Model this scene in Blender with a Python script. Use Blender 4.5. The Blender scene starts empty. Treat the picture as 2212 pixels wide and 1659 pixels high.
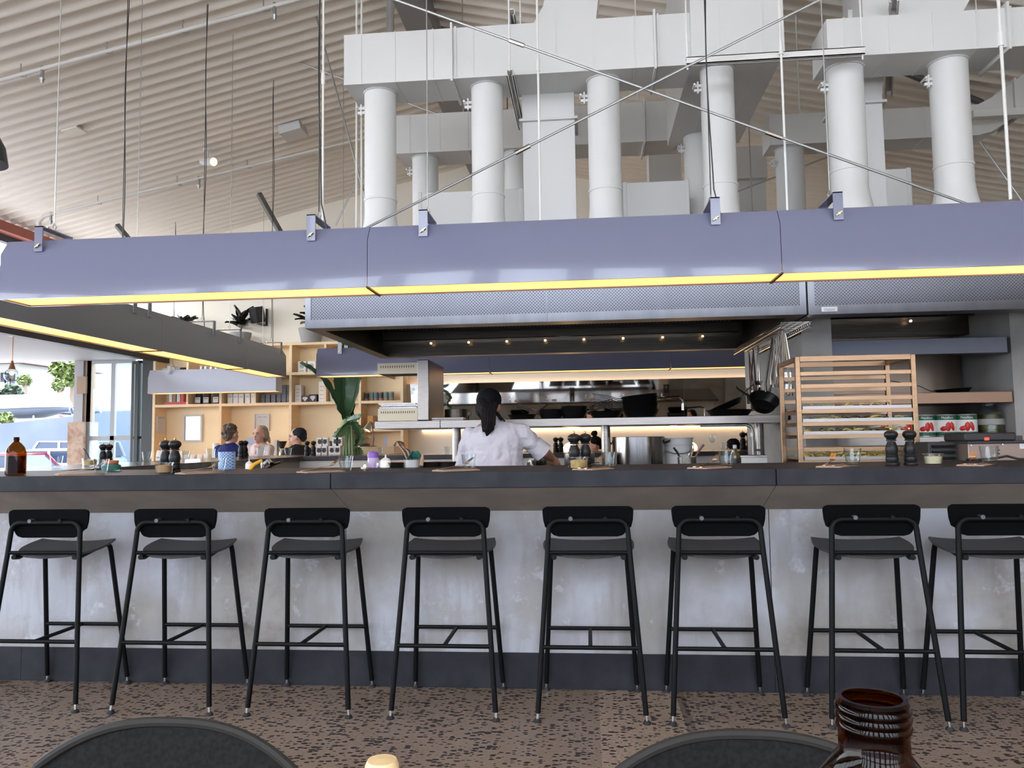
import bpy, bmesh, math, random
from math import sin, cos, tan, pi, radians, sqrt, atan2
from mathutils import Vector, Matrix, Euler
random.seed(7)
SC = bpy.context.scene
COL = SC.collection
V3 = Vector
# ------------------------------------------------------------------ camera
F_PX, YAW, PITCH, ROLL, CAM_H = 1688.65, radians(5.4936), radians(4.1733), radians(-.8016), 1.18
_f = V3((-sin(YAW)*cos(PITCH), cos(YAW)*cos(PITCH), sin(PITCH)))
_r0 = V3((cos(YAW), sin(YAW), 0)); _u0 = _r0.cross(_f)
_r = _r0*cos(ROLL)+_u0*sin(ROLL); _u = -_r0*sin(ROLL)+_u0*cos(ROLL)
cd = bpy.data.cameras.new('camera'); cam = bpy.data.objects.new('camera', cd); COL.objects.link(cam)
cd.sensor_fit = 'HORIZONTAL'; cd.sensor_width = 36; cd.lens = F_PX*36/2212; cd.clip_start = .05; cd.clip_end = 600
mt = Matrix((_r, _u, -_f)).transposed().to_4x4(); mt.translation = (0, 0, CAM_H); cam.matrix_world = mt
SC.camera = cam
# ------------------------------------------------------------------ daylight and exposure
SC.view_settings.view_transform = 'Standard'; SC.view_settings.look = 'None'
SC.view_settings.gamma = 1; SC.view_settings.use_curve_mapping = False
SC.view_settings.exposure = 1.08
try:
    SC.cycles.use_denoising = True; SC.cycles.max_bounces = 10; SC.cycles.diffuse_bounces = 5
    SC.cycles.glossy_bounces = 5; SC.cycles.transmission_bounces = 8; SC.cycles.caustics_reflective = False
    SC.cycles.caustics_refractive = False; SC.cycles.sample_clamp_indirect = 6
except Exception: pass
wd = bpy.data.worlds.new('sky'); SC.world = wd; wd.use_nodes = True
nt = wd.node_tree; bg = nt.nodes['Background']
tc = nt.nodes.new('ShaderNodeTexCoord'); sx = nt.nodes.new('ShaderNodeSeparateXYZ'); rp = nt.nodes.new('ShaderNodeValToRGB')
nt.links.new(tc.outputs['Generated'], sx.inputs[0]); nt.links.new(sx.outputs['Z'], rp.inputs[0]); nt.links.new(rp.outputs[0], bg.inputs[0])
e = rp.color_ramp.elements
e[0].position = 0.0; e[0].color = (.92, .95, 1, 1); e[1].position = .7; e[1].color = (.62, .78, 1, 1)
bg.inputs[1].default_value = 5.2
sl = bpy.data.lights.new('sun', 'SUN'); so = bpy.data.objects.new('sun', sl); COL.objects.link(so)
sl.energy = 9; sl.angle = radians(.6); sl.color = (1, .95, .87)
so.rotation_euler = V3((-.42, -.40, .78)).to_track_quat('Z', 'Y').to_euler()
# ------------------------------------------------------------------ geometry helpers
def ray(px, py): return _f+_r*((px-1106)/F_PX)-_u*((py-829.5)/F_PX)
def at(px, py, Y):
    d = ray(px, py); t = Y/d.y
    return V3((t*d.x, Y, CAM_H+t*d.z))
def atz(px, py, Z):
    d = ray(px, py); t = (Z-CAM_H)/d.z
    return V3((t*d.x, t*d.y, Z))
def atx(px, py, X):
    d = ray(px, py); t = X/d.x
    return V3((X, t*d.y, CAM_H+t*d.z))
RX, RZ, RS = -1.71, 5.953, .225
def roofz(x): return RZ-RS*abs(x-RX)
def roof(px, py, drop=0.0):
    d = ray(px, py); s = RS if px < 935 else -RS
    t = (RZ-drop-CAM_H-s*RX)/(d.z-s*d.x)
    return V3((t*d.x, t*d.y, CAM_H+t*d.z))
ORG = {}
class MB:
    def __init__(s): s.v = []; s.f = []
    def add(s, vs, fs):
        n = len(s.v); s.v += [V3(p) for p in vs]; s.f += [tuple(i+n for i in f) for f in fs]; return s
    def box(s, x0, x1, y0, y1, z0, z1, m=None):
        p = [(x, y, z) for z in (z0, z1) for y in (y0, y1) for x in (x0, x1)]
        if m: p = [m @ V3(q) for q in p]
        return s.add(p, [(0, 2, 3, 1), (4, 5, 7, 6), (0, 1, 5, 4), (2, 6, 7, 3), (0, 4, 6, 2), (1, 3, 7, 5)])
    def tube(s, path, r, n=8, cap=True, closed=False):
        P = [V3(p) for p in path]; N = len(P); rr = r if isinstance(r, (list, tuple)) else [r]*N
        T = []
        for i in range(N):
            a = P[(i-1) % N] if (closed or i) else P[0]; b = P[(i+1) % N] if (closed or i < N-1) else P[-1]
            T.append((b-a).normalized() if (b-a).length > 1e-9 else V3((0, 0, 1)))
        up = V3((0, 0, 1)) if abs(T[0].z) < .9 else V3((0, 1, 0))
        u = (up-T[0]*up.dot(T[0])).normalized(); vs = []; fs = []
        for i in range(N):
            u = u-T[i]*u.dot(T[i])
            u = u.normalized() if u.length > 1e-6 else T[i].orthogonal().normalized()
            w = T[i].cross(u)
            for k in range(n):
                a = 2*pi*k/n; vs.append(P[i]+(u*cos(a)+w*sin(a))*rr[i])
        for i in range(N if closed else N-1):
            j = (i+1) % N
            for k in range(n): fs.append((i*n+k, i*n+(k+1) % n, j*n+(k+1) % n, j*n+k))
        if cap and not closed: fs += [tuple(range(n))[::-1], tuple((N-1)*n+k for k in range(n))]
        return s.add(vs, fs)
    def cyl(s, a, b, r, r2=None, n=16): return s.tube([a, b], [r, r if r2 is None else r2], n)
    def lathe(s, prof, c=(0, 0, 0), n=24, m=None, top=True):
        vs = []; fs = []; N = len(prof); c = V3(c)
        for r, z in prof:
            for k in range(n):
                a = 2*pi*k/n; p = V3((r*cos(a), r*sin(a), z)); vs.append((m @ p if m else p)+c)
        for i in range(N-1):
            for k in range(n): fs.append((i*n+k, i*n+(k+1) % n, (i+1)*n+(k+1) % n, (i+1)*n+k))
        if prof[0][0] > 1e-5: fs.append(tuple(range(n))[::-1])
        if top and prof[-1][0] > 1e-5: fs.append(tuple((N-1)*n+k for k in range(n)))
        return s.add(vs, fs)
    def prism(s, poly, ax, a, b):
        o = {'x': lambda p, t: (t, p[0], p[1]), 'y': lambda p, t: (p[0], t, p[1]), 'z': lambda p, t: (p[0], p[1], t)}[ax]
        n = len(poly); vs = [o(p, a) for p in poly]+[o(p, b) for p in poly]
        return s.add(vs, [tuple(range(n))[::-1], tuple(range(n, 2*n))]+[(i, (i+1) % n, n+(i+1) % n, n+i) for i in range(n)])
    def sph(s, c, r, nu=16, nv=10, m=None):
        c = V3(c); R = r if isinstance(r, (list, tuple)) else (r, r, r); vs = []; fs = []
        for j in range(1, nv):
            t = pi*j/nv
            for i in range(nu):
                a = 2*pi*i/nu; p = V3((R[0]*sin(t)*cos(a), R[1]*sin(t)*sin(a), R[2]*cos(t))); vs.append((m @ p if m else p)+c)
        for j in range(nv-2):
            for i in range(nu): fs.append((j*nu+i, (j+1)*nu+i, (j+1)*nu+(i+1) % nu, j*nu+(i+1) % nu))
        p = V3((0, 0, R[2])); q = -p; vs += [(m @ p if m else p)+c, (m @ q if m else q)+c]; k = len(vs)
        for i in range(nu):
            fs.append((k-2, i, (i+1) % nu)); fs.append((k-1, (nv-2)*nu+(i+1) % nu, (nv-2)*nu+i))
        return s.add(vs, fs)
    def cap(s, a, b, r, r2=None, n=12):
        r2 = r if r2 is None else r2; a = V3(a); b = V3(b)
        s.tube([a, b], [r, r2], n); s.sph(a, r, n, 8); s.sph(b, r2, n, 8); return s
    def sheet(s, fn, nu, nv, th=0.0):
        P = [[V3(fn(i/nu, j/nv)) for i in range(nu+1)] for j in range(nv+1)]
        vs = [p for r in P for p in r]; w = nu+1
        fs = [(j*w+i, j*w+i+1, (j+1)*w+i+1, (j+1)*w+i) for j in range(nv) for i in range(nu)]
        if not th: return s.add(vs, fs)
        N = []
        for j in range(nv+1):
            for i in range(nu+1):
                du = P[j][min(i+1, nu)]-P[j][max(i-1, 0)]; dv = P[min(j+1, nv)][i]-P[max(j-1, 0)][i]; n = du.cross(dv)
                N.append(n.normalized() if n.length > 1e-12 else V3((0, 0, 1)))
        k = len(vs); vs2 = [p-N[i]*th for i, p in enumerate(vs)]
        fs2 = [tuple(q+k for q in f[::-1]) for f in fs]
        rim = [i for i in range(w)]+[j*w+nu for j in range(1, nv+1)]+[nv*w+i for i in range(nu-1, -1, -1)]+[j*w for j in range(nv-1, 0, -1)]
        fs3 = [(rim[q], rim[(q+1) % len(rim)], rim[(q+1) % len(rim)]+k, rim[q]+k) for q in range(len(rim))]
        return s.add(vs+vs2, fs+fs2+fs3)
    def build(s, name, mat, parent=None, bevel=0, local=False, sharp=38, merge=0.0):
        me = bpy.data.meshes.new(name); vs = s.v
        if parent is None:
            lo = V3((min(p[i] for p in vs) for i in range(3))); hi = V3((max(p[i] for p in vs) for i in range(3)))
            org = V3(((lo.x+hi.x)/2, (lo.y+hi.y)/2, lo.z))
        else: org = V3((0, 0, 0)) if local else ORG[parent.name]
        me.from_pydata([p-org for p in vs], [], s.f)
        bm = bmesh.new(); bm.from_mesh(me)
        if merge: bmesh.ops.remove_doubles(bm, verts=bm.verts, dist=merge)
        bmesh.ops.recalc_face_normals(bm, faces=bm.faces); bm.to_mesh(me); bm.free()
        for p in me.polygons: p.use_smooth = True
        me.set_sharp_from_angle(angle=radians(sharp))
        if mat: me.materials.append(mat)
        o = bpy.data.objects.new(name, me); COL.objects.link(o)
        if parent is not None: o.parent = parent
        else: o.location = org
        ORG[o.name] = org
        if bevel:
            b = o.modifiers.new('edge', 'BEVEL'); b.width = bevel; b.segments = 2; b.limit_method = 'ANGLE'; b.angle_limit = radians(40)
        return o
def tag(o, label=None, cat=None, group=None, kind=None):
    if label: o['label'] = label
    if cat: o['category'] = cat
    if group: o['group'] = group
    if kind: o['kind'] = kind
    return o
def thing(name, label, cat, loc=(0, 0, 0), rz=0, group=None):
    o = bpy.data.objects.new(name, None); COL.objects.link(o); o.empty_display_size = .1
    o.location = loc; o.rotation_euler = (0, 0, rz); ORG[o.name] = V3(loc)
    return tag(o, label, cat, group)
def st(o): return tag(o, kind='structure')
def dup(o, loc=None, rz=None, label=None, group=None, parent=None, scale=None):
    c = o.copy(); COL.objects.link(c); c.parent = parent
    if loc is not None: c.location = loc
    if rz is not None: c.rotation_euler = (0, 0, rz)
    if scale: c.scale = scale if isinstance(scale, tuple) else (scale,)*3
    if label: c['label'] = label
    if group: c['group'] = group
    ORG[c.name] = V3(c.location)
    for ch in list(o.children): dup(ch, parent=c)
    return c
def text_geo(txt, size):
    cu = bpy.data.curves.new('t', 'FONT'); cu.body = txt; cu.size = size; cu.align_x = 'CENTER'
    ob = bpy.data.objects.new('t', cu); COL.objects.link(ob)
    bpy.context.view_layer.update()
    ev = ob.evaluated_get(bpy.context.evaluated_depsgraph_get()); me = ev.to_mesh()
    vs = [v.co.copy() for v in me.vertices]; fs = [tuple(p.vertices) for p in me.polygons]
    ev.to_mesh_clear(); bpy.data.objects.remove(ob); bpy.data.curves.remove(cu)
    return vs, fs
# ------------------------------------------------------------------ materials
MATS = {}
def M(name, col, rough=.5, metal=0, noise=None, bump=None, coat=0, trans=0, ior=1.45, emit=None, estr=0, spec=None, sss=0):
    if name in MATS: return MATS[name]
    m = bpy.data.materials.new(name); m.use_nodes = True; t = m.node_tree; b = t.nodes['Principled BSDF']
    c4 = tuple(col)+(1,)
    b.inputs['Base Color'].default_value = c4; b.inputs['Roughness'].default_value = rough; b.inputs['Metallic'].default_value = metal
    b.inputs['Coat Weight'].default_value = coat; b.inputs['Transmission Weight'].default_value = trans; b.inputs['IOR'].default_value = ior
    if spec is not None: b.inputs['Specular IOR Level'].default_value = spec
    if sss: b.inputs['Subsurface Weight'].default_value = sss; b.inputs['Subsurface Radius'].default_value = (.02, .008, .004)
    if emit: b.inputs['Emission Color'].default_value = tuple(emit)+(1,); b.inputs['Emission Strength'].default_value = estr
    tc = t.nodes.new('ShaderNodeTexCoord')
    if noise:
        sc, c2, lo, hi = noise[:4]; stretch = noise[4] if len(noise) > 4 else (1, 1, 1)
        mp = t.nodes.new('ShaderNodeMapping'); mp.inputs['Scale'].default_value = stretch; t.links.new(tc.outputs['Object'], mp.inputs[0])
        n = t.nodes.new('ShaderNodeTexNoise'); n.inputs['Scale'].default_value = sc; n.inputs['Detail'].default_value = 5; t.links.new(mp.outputs[0], n.inputs[0])
        r = t.nodes.new('ShaderNodeValToRGB'); r.color_ramp.elements[0].position = lo; r.color_ramp.elements[1].position = hi
        r.color_ramp.elements[0].color = c4; r.color_ramp.elements[1].color = tuple(c2)+(1,)
        t.links.new(n.outputs['Fac'], r.inputs[0]); t.links.new(r.outputs[0], b.inputs['Base Color'])
    if bump:
        n = t.nodes.new('ShaderNodeTexNoise'); n.inputs['Scale'].default_value = bump[0]; n.inputs['Detail'].default_value = 4; t.links.new(tc.outputs['Object'], n.inputs[0])
        bp = t.nodes.new('ShaderNodeBump'); bp.inputs['Strength'].default_value = bump[1]; bp.inputs['Distance'].default_value = bump[2] if len(bump) > 2 else .01
        t.links.new(n.outputs['Fac'], bp.inputs['Height']); t.links.new(bp.outputs[0], b.inputs['Normal'])
    MATS[name] = m; return m
def nodes(m): return m.node_tree, m.node_tree.nodes['Principled BSDF']
def N(t, typ, **k):
    n = t.nodes.new(typ)
    for a, v in k.items():
        if a == 'op': n.operation = v
        else: n.inputs[a.replace('_', ' ')].default_value = v
    return n
def mix(t, fac, a, b, mode='MIX'):
    n = t.nodes.new('ShaderNodeMixRGB'); n.blend_type = mode
    for i, q in ((0, fac), (1, a), (2, b)):
        if isinstance(q, bpy.types.NodeSocket): t.links.new(q, n.inputs[i])
        else: n.inputs[i].default_value = q if i == 0 else tuple(q)+(1,)
    return n.outputs[0]
def ramp(t, src, lo, hi, c0=(0, 0, 0), c1=(1, 1, 1)):
    r = t.nodes.new('ShaderNodeValToRGB'); r.color_ramp.elements[0].position = lo; r.color_ramp.elements[1].position = hi
    r.color_ramp.elements[0].color = tuple(c0)+(1,); r.color_ramp.elements[1].color = tuple(c1)+(1,); t.links.new(src, r.inputs[0]); return r.outputs[0]
def objc(t, scale=(1, 1, 1), rot=(0, 0, 0)):
    tc = t.nodes.new('ShaderNodeTexCoord'); mp = t.nodes.new('ShaderNodeMapping'); mp.inputs['Scale'].default_value = scale; mp.inputs['Rotation'].default_value = rot
    t.links.new(tc.outputs['Object'], mp.inputs[0]); return mp.outputs[0]
def noise(t, vec, scale, detail=5, rough=.55):
    n = N(t, 'ShaderNodeTexNoise', Scale=scale, Detail=detail, Roughness=rough); t.links.new(vec, n.inputs['Vector']); return n.outputs['Fac']
def thin(name, tint, ior=1.5, rough=.02, p=3.0):
    m = bpy.data.materials.new(name); m.use_nodes = True; t = m.node_tree; t.nodes.remove(t.nodes['Principled BSDF']); MATS[name] = m
    tr = t.nodes.new('ShaderNodeBsdfTransparent'); gl = t.nodes.new('ShaderNodeBsdfGlossy'); gl.inputs['Roughness'].default_value = rough; mx = t.nodes.new('ShaderNodeMixShader')
    fr = t.nodes.new('ShaderNodeLayerWeight'); fr.inputs[0].default_value = .5; pw = N(t, 'ShaderNodeMath', op='POWER'); pw.inputs[1].default_value = p; ma = N(t, 'ShaderNodeMath', op='MULTIPLY_ADD'); f0 = ((ior-1)/(ior+1))**2; ma.inputs[1].default_value = .85-f0; ma.inputs[2].default_value = f0; tr.inputs[0].default_value = tint+(1,)
    t.links.new(fr.outputs['Facing'], pw.inputs[0]); t.links.new(pw.outputs[0], ma.inputs[0]); t.links.new(ma.outputs[0], mx.inputs[0]); t.links.new(tr.outputs[0], mx.inputs[1]); t.links.new(gl.outputs[0], mx.inputs[2]); t.links.new(mx.outputs[0], t.nodes['Material Output'].inputs[0]); return m
m_glass = thin('clear glass', (.93, .955, .96))
m_amber = thin('amber glass', (.40, .19, .03), 1.3, .05, 5.5)
m_water = thin('water', (.95, .97, .98), 1.15)
# aggregate concrete floor
m_floor = M('polished concrete floor', (.2, .15, .12), .42); t, b = nodes(m_floor)
vec = objc(t); vs1 = objc(t, (38, 58, 38))
base = mix(t, ramp(t, noise(t, vec, 1.3), .3, .7), (.175, .112, .075), (.275, .190, .132))
base = mix(t, ramp(t, noise(t, vec, 90, 2), .42, .62), base, (.24, .19, .15))
vo = N(t, 'ShaderNodeTexVoronoi', Scale=1.0); t.links.new(vs1, vo.inputs['Vector'])
rnd = N(t, 'ShaderNodeSeparateColor'); t.links.new(vo.outputs['Color'], rnd.inputs[0])
thr = N(t, 'ShaderNodeMath', op='MULTIPLY'); thr.inputs[1].default_value = 0.62; t.links.new(rnd.outputs[0], thr.inputs[0])
lt = N(t, 'ShaderNodeMath', op='LESS_THAN'); t.links.new(vo.outputs['Distance'], lt.inputs[0]); t.links.new(thr.outputs[0], lt.inputs[1])
dens = ramp(t, noise(t, vec, 2.2), .25, .4)
dm = N(t, 'ShaderNodeMath', op='MULTIPLY'); t.links.new(lt.outputs[0], dm.inputs[0]); t.links.new(dens, dm.inputs[1])
base = mix(t, dm.outputs[0], base, (.026, .018, .015))
sp = t.nodes.new('ShaderNodeSeparateXYZ'); t.links.new(vec, sp.inputs[0])
cr = t.nodes.new('ShaderNodeValToRGB'); cr.color_ramp.interpolation = 'CONSTANT'; mr = N(t, 'ShaderNodeMath', op='MULTIPLY_ADD'); mr.inputs[1].default_value = .1; mr.inputs[2].default_value = .2
t.links.new(sp.outputs['X'], mr.inputs[0]); t.links.new(mr.outputs[0], cr.inputs[0])   # slab bays poured at different times, with saw-cut joints
for q_, c_ in ((.4365, .55), (.4369, 1.22), (.4725, .6), (.4729, .95), (.62, .6), (.6204, 1.05)):
    e_ = cr.color_ramp.elements.new(q_); e_.color = (c_, c_, c_, 1)
cr.color_ramp.elements[0].color = (.92, .92, .92, 1); cr.color_ramp.elements[-1].color = (1, 1, 1, 1)
base = mix(t, 1.0, base, cr.outputs[0], 'MULTIPLY')
t.links.new(base, b.inputs['Base Color'])
# mottled cast concrete of the counter
m_conc = M('mottled grey concrete', (.4, .4, .42), .75); t, b = nodes(m_conc); vec = objc(t)
base = mix(t, ramp(t, noise(t, vec, 1.6, 6), .40, .64), (.395, .40, .435), (.225, .200, .180))
base = mix(t, ramp(t, noise(t, objc(t, (9, 9, 1.6)), 1.0, 6), .5, .8), base, (.23, .20, .175))
base = mix(t, ramp(t, noise(t, vec, 3.4, 8, .7), .50, .66), base, (.30, .278, .262))
base = mix(t, ramp(t, noise(t, vec, 6, 8, .7), .60, .72), base, (.47, .48, .53))
base = mix(t, ramp(t, noise(t, vec, 16, 8, .75), .68, .72), base, (.10, .09, .085))
t.links.new(base, b.inputs['Base Color'])
m_conc2 = M('raw grey concrete', (.44, .43, .41), .8, noise=(3, (.33, .32, .30), .3, .7), bump=(40, .12))
m_stone = M('charcoal stone', (.017, .017, .021), .5, spec=.2, noise=(9, (.028, .028, .034), .35, .7))
m_stonetop = M('honed charcoal stone top', (.045, .044, .047), .16, noise=(9, (.07, .068, .07), .35, .7))
m_under = M('brown grey fascia', (.29, .25, .21), .7, spec=.2, noise=(5, (.37, .32, .27), .3, .7))
m_fix = M('sky tinted grey enamel', (.15, .155, .23), .16, coat=.3)  # blue of the reflected sky is put into the enamel colour
m_fixd = M('grey enamel', (.25, .25, .265), .35, coat=.1)
m_black = M('black powder coat', (.0035, .0035, .004), .5, spec=.14)
m_seat = M('black plywood with sheen', (.030, .029, .030), .42, noise=(60, (.04, .038, .04), .4, .6, (1, 8, 1)))  # same plywood as the backrest, lightened for the sheen on its upper face
m_sback = M('black plywood in shade', (.0025, .0025, .003), .8, spec=.06)  # same plywood as the seat, darkened as its upright face catches less light
m_duct = M('white duct paint', (.63, .625, .61), .5)
m_ceil = M('cream roof sheet', (.80, .745, .655), .42, spec=.5)
m_cream = M('cream wall paint', (.90, .845, .73), .8)
m_ply = M('birch plywood', (.87, .68, .43), .5, noise=(2.2, (.80, .59, .36), .3, .75, (1, 1, 7)))
m_plyb = M('birch plywood back', (.92, .75, .48), .55, noise=(3, (.87, .69, .43), .35, .7))
m_steel = M('brushed steel', (.30, .275, .255), .30, 1, noise=(30, (.24, .22, .205), .3, .7, (.2, 1, 6)))
m_dsteel = M('dark kitchen steel', (.105, .092, .08), .34, 1, noise=(12, (.075, .066, .057), .3, .7, (.3, 1, 4)))
m_chrome = M('polished steel', (.55, .53, .51), .14, 1)
m_cut = M('lamp tinted cutlery steel', (.52, .40, .29), .2, 1)  # golden lamp reflections are put into the steel colour
m_galv = M('galvanised rod', (.42, .42, .41), .4, .8)
m_wrod = M('white rod paint', (.74, .73, .70), .5)
m_iron = M('black carbon steel pan', (.012, .012, .013), .32, .3)
m_white = M('white paint', (.60, .595, .58), .5)
m_dark = M('dark charcoal', (.02, .02, .022), .5)
m_brass = M('brass', (.65, .45, .18), .3, 1)
m_glow = M('warm diffuser', (.8, .6, .3), .5, emit=(1, .43, .105), estr=2.0)
m_led = M('warm strip light', (.8, .7, .5), .5, emit=(1, .62, .36), estr=2.3)
m_bulb = M('warm bulb', (.9, .8, .6), .5, emit=(1, .62, .28), estr=4)
m_paper = M('white paper', (.66, .65, .64), .8)
m_kraft = M('kraft paper', (.36, .24, .165), .85)
m_green = M('dark leaf green', (.03, .075, .03), .32, noise=(3, (.055, .12, .05), .3, .7, (6, 6, 1)))
m_stem = M('pale green stem', (.20, .28, .10), .5, noise=(4, (.12, .18, .07), .3, .7, (8, 8, 1)))
m_rubber = M('rubber plant leaf', (.012, .018, .014), .25, noise=(4, (.03, .022, .018), .4, .6))
m_pot = M('grey cement pot', (.33, .32, .30), .85)
t, b = nodes(m_glow); g_ = N(t, 'ShaderNodeMath', op='MULTIPLY_ADD'); g_.inputs[1].default_value = 1.9; g_.inputs[2].default_value = .55
t.links.new(noise(t, objc(t), 1.1, 1), g_.inputs[0]); t.links.new(g_.outputs[0], b.inputs['Emission Strength'])
def perf(name, col, hole, sc, metal=1, rough=.32, frac=.33):
    m = M(name, col, rough, metal); t, b = nodes(m)
    v = N(t, 'ShaderNodeTexVoronoi', Scale=sc, Randomness=0.0); v.voronoi_dimensions = '2D'; t.links.new(objc(t, (1, 1, 1), (radians(90), 0, radians(45))), v.inputs['Vector'])
    l = N(t, 'ShaderNodeMath', op='LESS_THAN'); l.inputs[1].default_value = frac; t.links.new(v.outputs['Distance'], l.inputs[0])
    t.links.new(mix(t, l.outputs[0], col, hole), b.inputs['Base Color'])
    inv = N(t, 'ShaderNodeMath', op='SUBTRACT'); inv.inputs[0].default_value = metal; t.links.new(l.outputs[0], inv.inputs[1]); t.links.new(inv.outputs[0], b.inputs['Metallic'])
    return m
# ================================================================== room shell
YB, XL, XH, XR, YF = 13.0, -8.4, -7.3, 8.6, -5.0
fl = MB(); fl.box(-13.5, XR+.2, YF-.2, YB+.2, -.2, 0); st(fl.build('floor', m_floor))
c = MB()
PIT = .185; nrib = int((YB-YF)/PIT)+1; prof = []
for i in range(nrib):
    for fy, fz in ((0, 0), (.08, .004), (.16, .014), (.26, .030), (.40, .036), (.62, .036), (.76, .030), (.86, .014), (.94, .004)): prof.append((YF+(i+fy)*PIT, fz))
prof = [p for p in prof if p[0] <= YB+.001]
for xa, xb in ((XL-.15, RX), (RX, XR+.1)):
    vs = []; n = len(prof)
    for x in (xa, xb): vs += [(x, y, roofz(x)+z) for y, z in prof]
    vs += [(x, y, roofz(x)+.12) for x in (xa, xb) for y in (YF, YB)]
    c.add(vs, [(i, i+1, n+i+1, n+i) for i in range(n-1)]+[(2*n, 2*n+1, 2*n+3, 2*n+2)])
st(c.build('ceiling', m_ceil, sharp=60))
rb = MB(); rb.box(RX-.17, RX+.13, YF, YB, RZ-.30, RZ-.02); st(rb.build('trim_1', M('grey ridge steel', (.22, .215, .21), .5)))
g = MB(); g.prism([(XH-.05, 0), (XR, 0), (XR, roofz(XR)+.06), (RX, RZ+.06), (XL-.3, roofz(XL-.3)+.06), (XL-.3, 2.78), (XH-.05, 2.78)], 'y', YB, YB+.2)
st(g.build('wall_back', m_cream))
g = MB(); g.box(XR, XR+.2, YF, YB, 0, roofz(XR)); st(g.build('wall_right', M('off white wall', (.62, .60, .56), .8)))
# glazed wall behind the camera: sill, posts and rails with open sashes between
g = MB(); g.box(XH-1.1, XR, YF-.15, YF, 0, .35)
for k in range(11): g.box(-8.4+k*1.62, -7.95+k*1.62, YF-.12, YF, .35, roofz(-8.3+k*1.6)-.02)
g.box(XH-1.1, XR, YF-.12, YF, 2.5, 2.68); st(g.build('wall_front', M('grey joinery', (.25, .25, .27), .5)))
# clerestory along the left eave
g = MB(); g.box(XL-.1, XL, YF, YB, 2.78, 3.15); g.box(XL-.1, XL, YF, YB, 4.18, 4.30)
for k in range(13): g.box(XL-.1, XL, YF+k*1.5, YF+.08+k*1.5, 3.15, 4.2)
st(g.build('wall_left', M('dark joinery', (.05, .05, .06), .5)))
g = MB(); g.box(XL-.02, XL+.16, YF, YB, 4.28, 4.42); st(g.build('trim_2', M('red oxide steel', (.30, .085, .06), .6)))
g = MB(); g.box(XL, XH, YF, YB, 2.70, 2.78); g.box(-13, XL, YF, YB, 2.70, 2.78); st(g.build('ceiling_verandah', M('lilac grey soffit', (.36, .335, .335), .6)))
g = MB(); g.box(XH-.08, XH+.04, YF, YB, 2.62, 2.82); st(g.build('trim_3', m_dark))
# corner pillar: grey steel post over peeling masonry
p0 = at(165, 800, YB); p1 = at(190, 800, YB)
g = MB(); g.box(p0.x, p1.x-.05, YB-.05, YB+.25, 1.60, 2.72); st(g.build('pillar', M('pale grey post', (.42, .42, .44), .5)))
g = MB(); g.box(p0.x-.05, p1.x+.02, YB-.12, YB+.3, 0, 1.62); st(g.build('pillar_base', M('peeling peach masonry', (.62, .46, .36), .9, noise=(7, (.42, .26, .19), .45, .66), bump=(12, .5))))
g = MB(); g.box(p1.x-.06, p1.x+.08, YB-.02, YB+.1, 1.62, 2.72); g.box(p1.x-.14, p1.x+.02, YB-.09, YB-.03, 2.12, 2.42); st(g.build('trim_4', M('tan timber', (.42, .30, .21), .7)))
# glazed door leaves at the far left corner
mfr = M('pale aluminium frame', (.42, .42, .44), .45); mgd = M('black steel door frame', (.02, .024, .024), .4)
m_pane = thin('window glass', (.80, .87, .88), 1.6)
def frame(x0, x1, y, z0, z1, ms, ts, w, d, name, mat, n):
    m = MB(); m.box(x0, x0+w, y, y+d, z0, z1); m.box(x1-w, x1, y, y+d, z0, z1); m.box(x0+w, x1-w, y, y+d, z0, z0+w); m.box(x0+w, x1-w, y, y+d, z1-w, z1)
    for x in ms: m.box(x-w/2, x+w/2, y+.005, y+d-.005, z0+w, z1-w)
    for z in ts: m.box(x0+w, x1-w, y+.005, y+d-.005, z-w/2, z+w/2)
    o = st(m.build('door_%d' % n, mat))
    q = MB(); q.box(x0+w*.5, x1-w*.5, y+d*.45, y+d*.55, z0+w*.5, z1-w*.5); q.build('glass_pane', m_pane, o)
    return o
a0 = at(190, 800, YB).x; a1 = at(294, 800, YB).x; a2 = at(246, 800, YB).x
frame(a0, a1, YB-.02, .02, 2.72, [a2], [1.33], .075, .07, 'leaf', mfr, 1)
frame(a1+.01, a1+.19, YB-.14, .02, 2.66, [], [1.33], .045, .05, 'leaf', mgd, 2)
frame(a1+.17, a1+.33, YB-.24, .02, 2.66, [], [1.33], .045, .05, 'leaf', mgd, 3); frame(a1+.31, XH-.06, YB-.32, .02, 2.66, [], [1.33], .05, .05, 'leaf', mgd, 4)
g = MB(); g.box(-7.52, XH-.06, 12.62, 12.70, 0, 2.64); g.box(-7.70, -7.64, 12.66, 12.74, 0, 2.64); st(g.build('trim_5', mgd))
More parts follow.
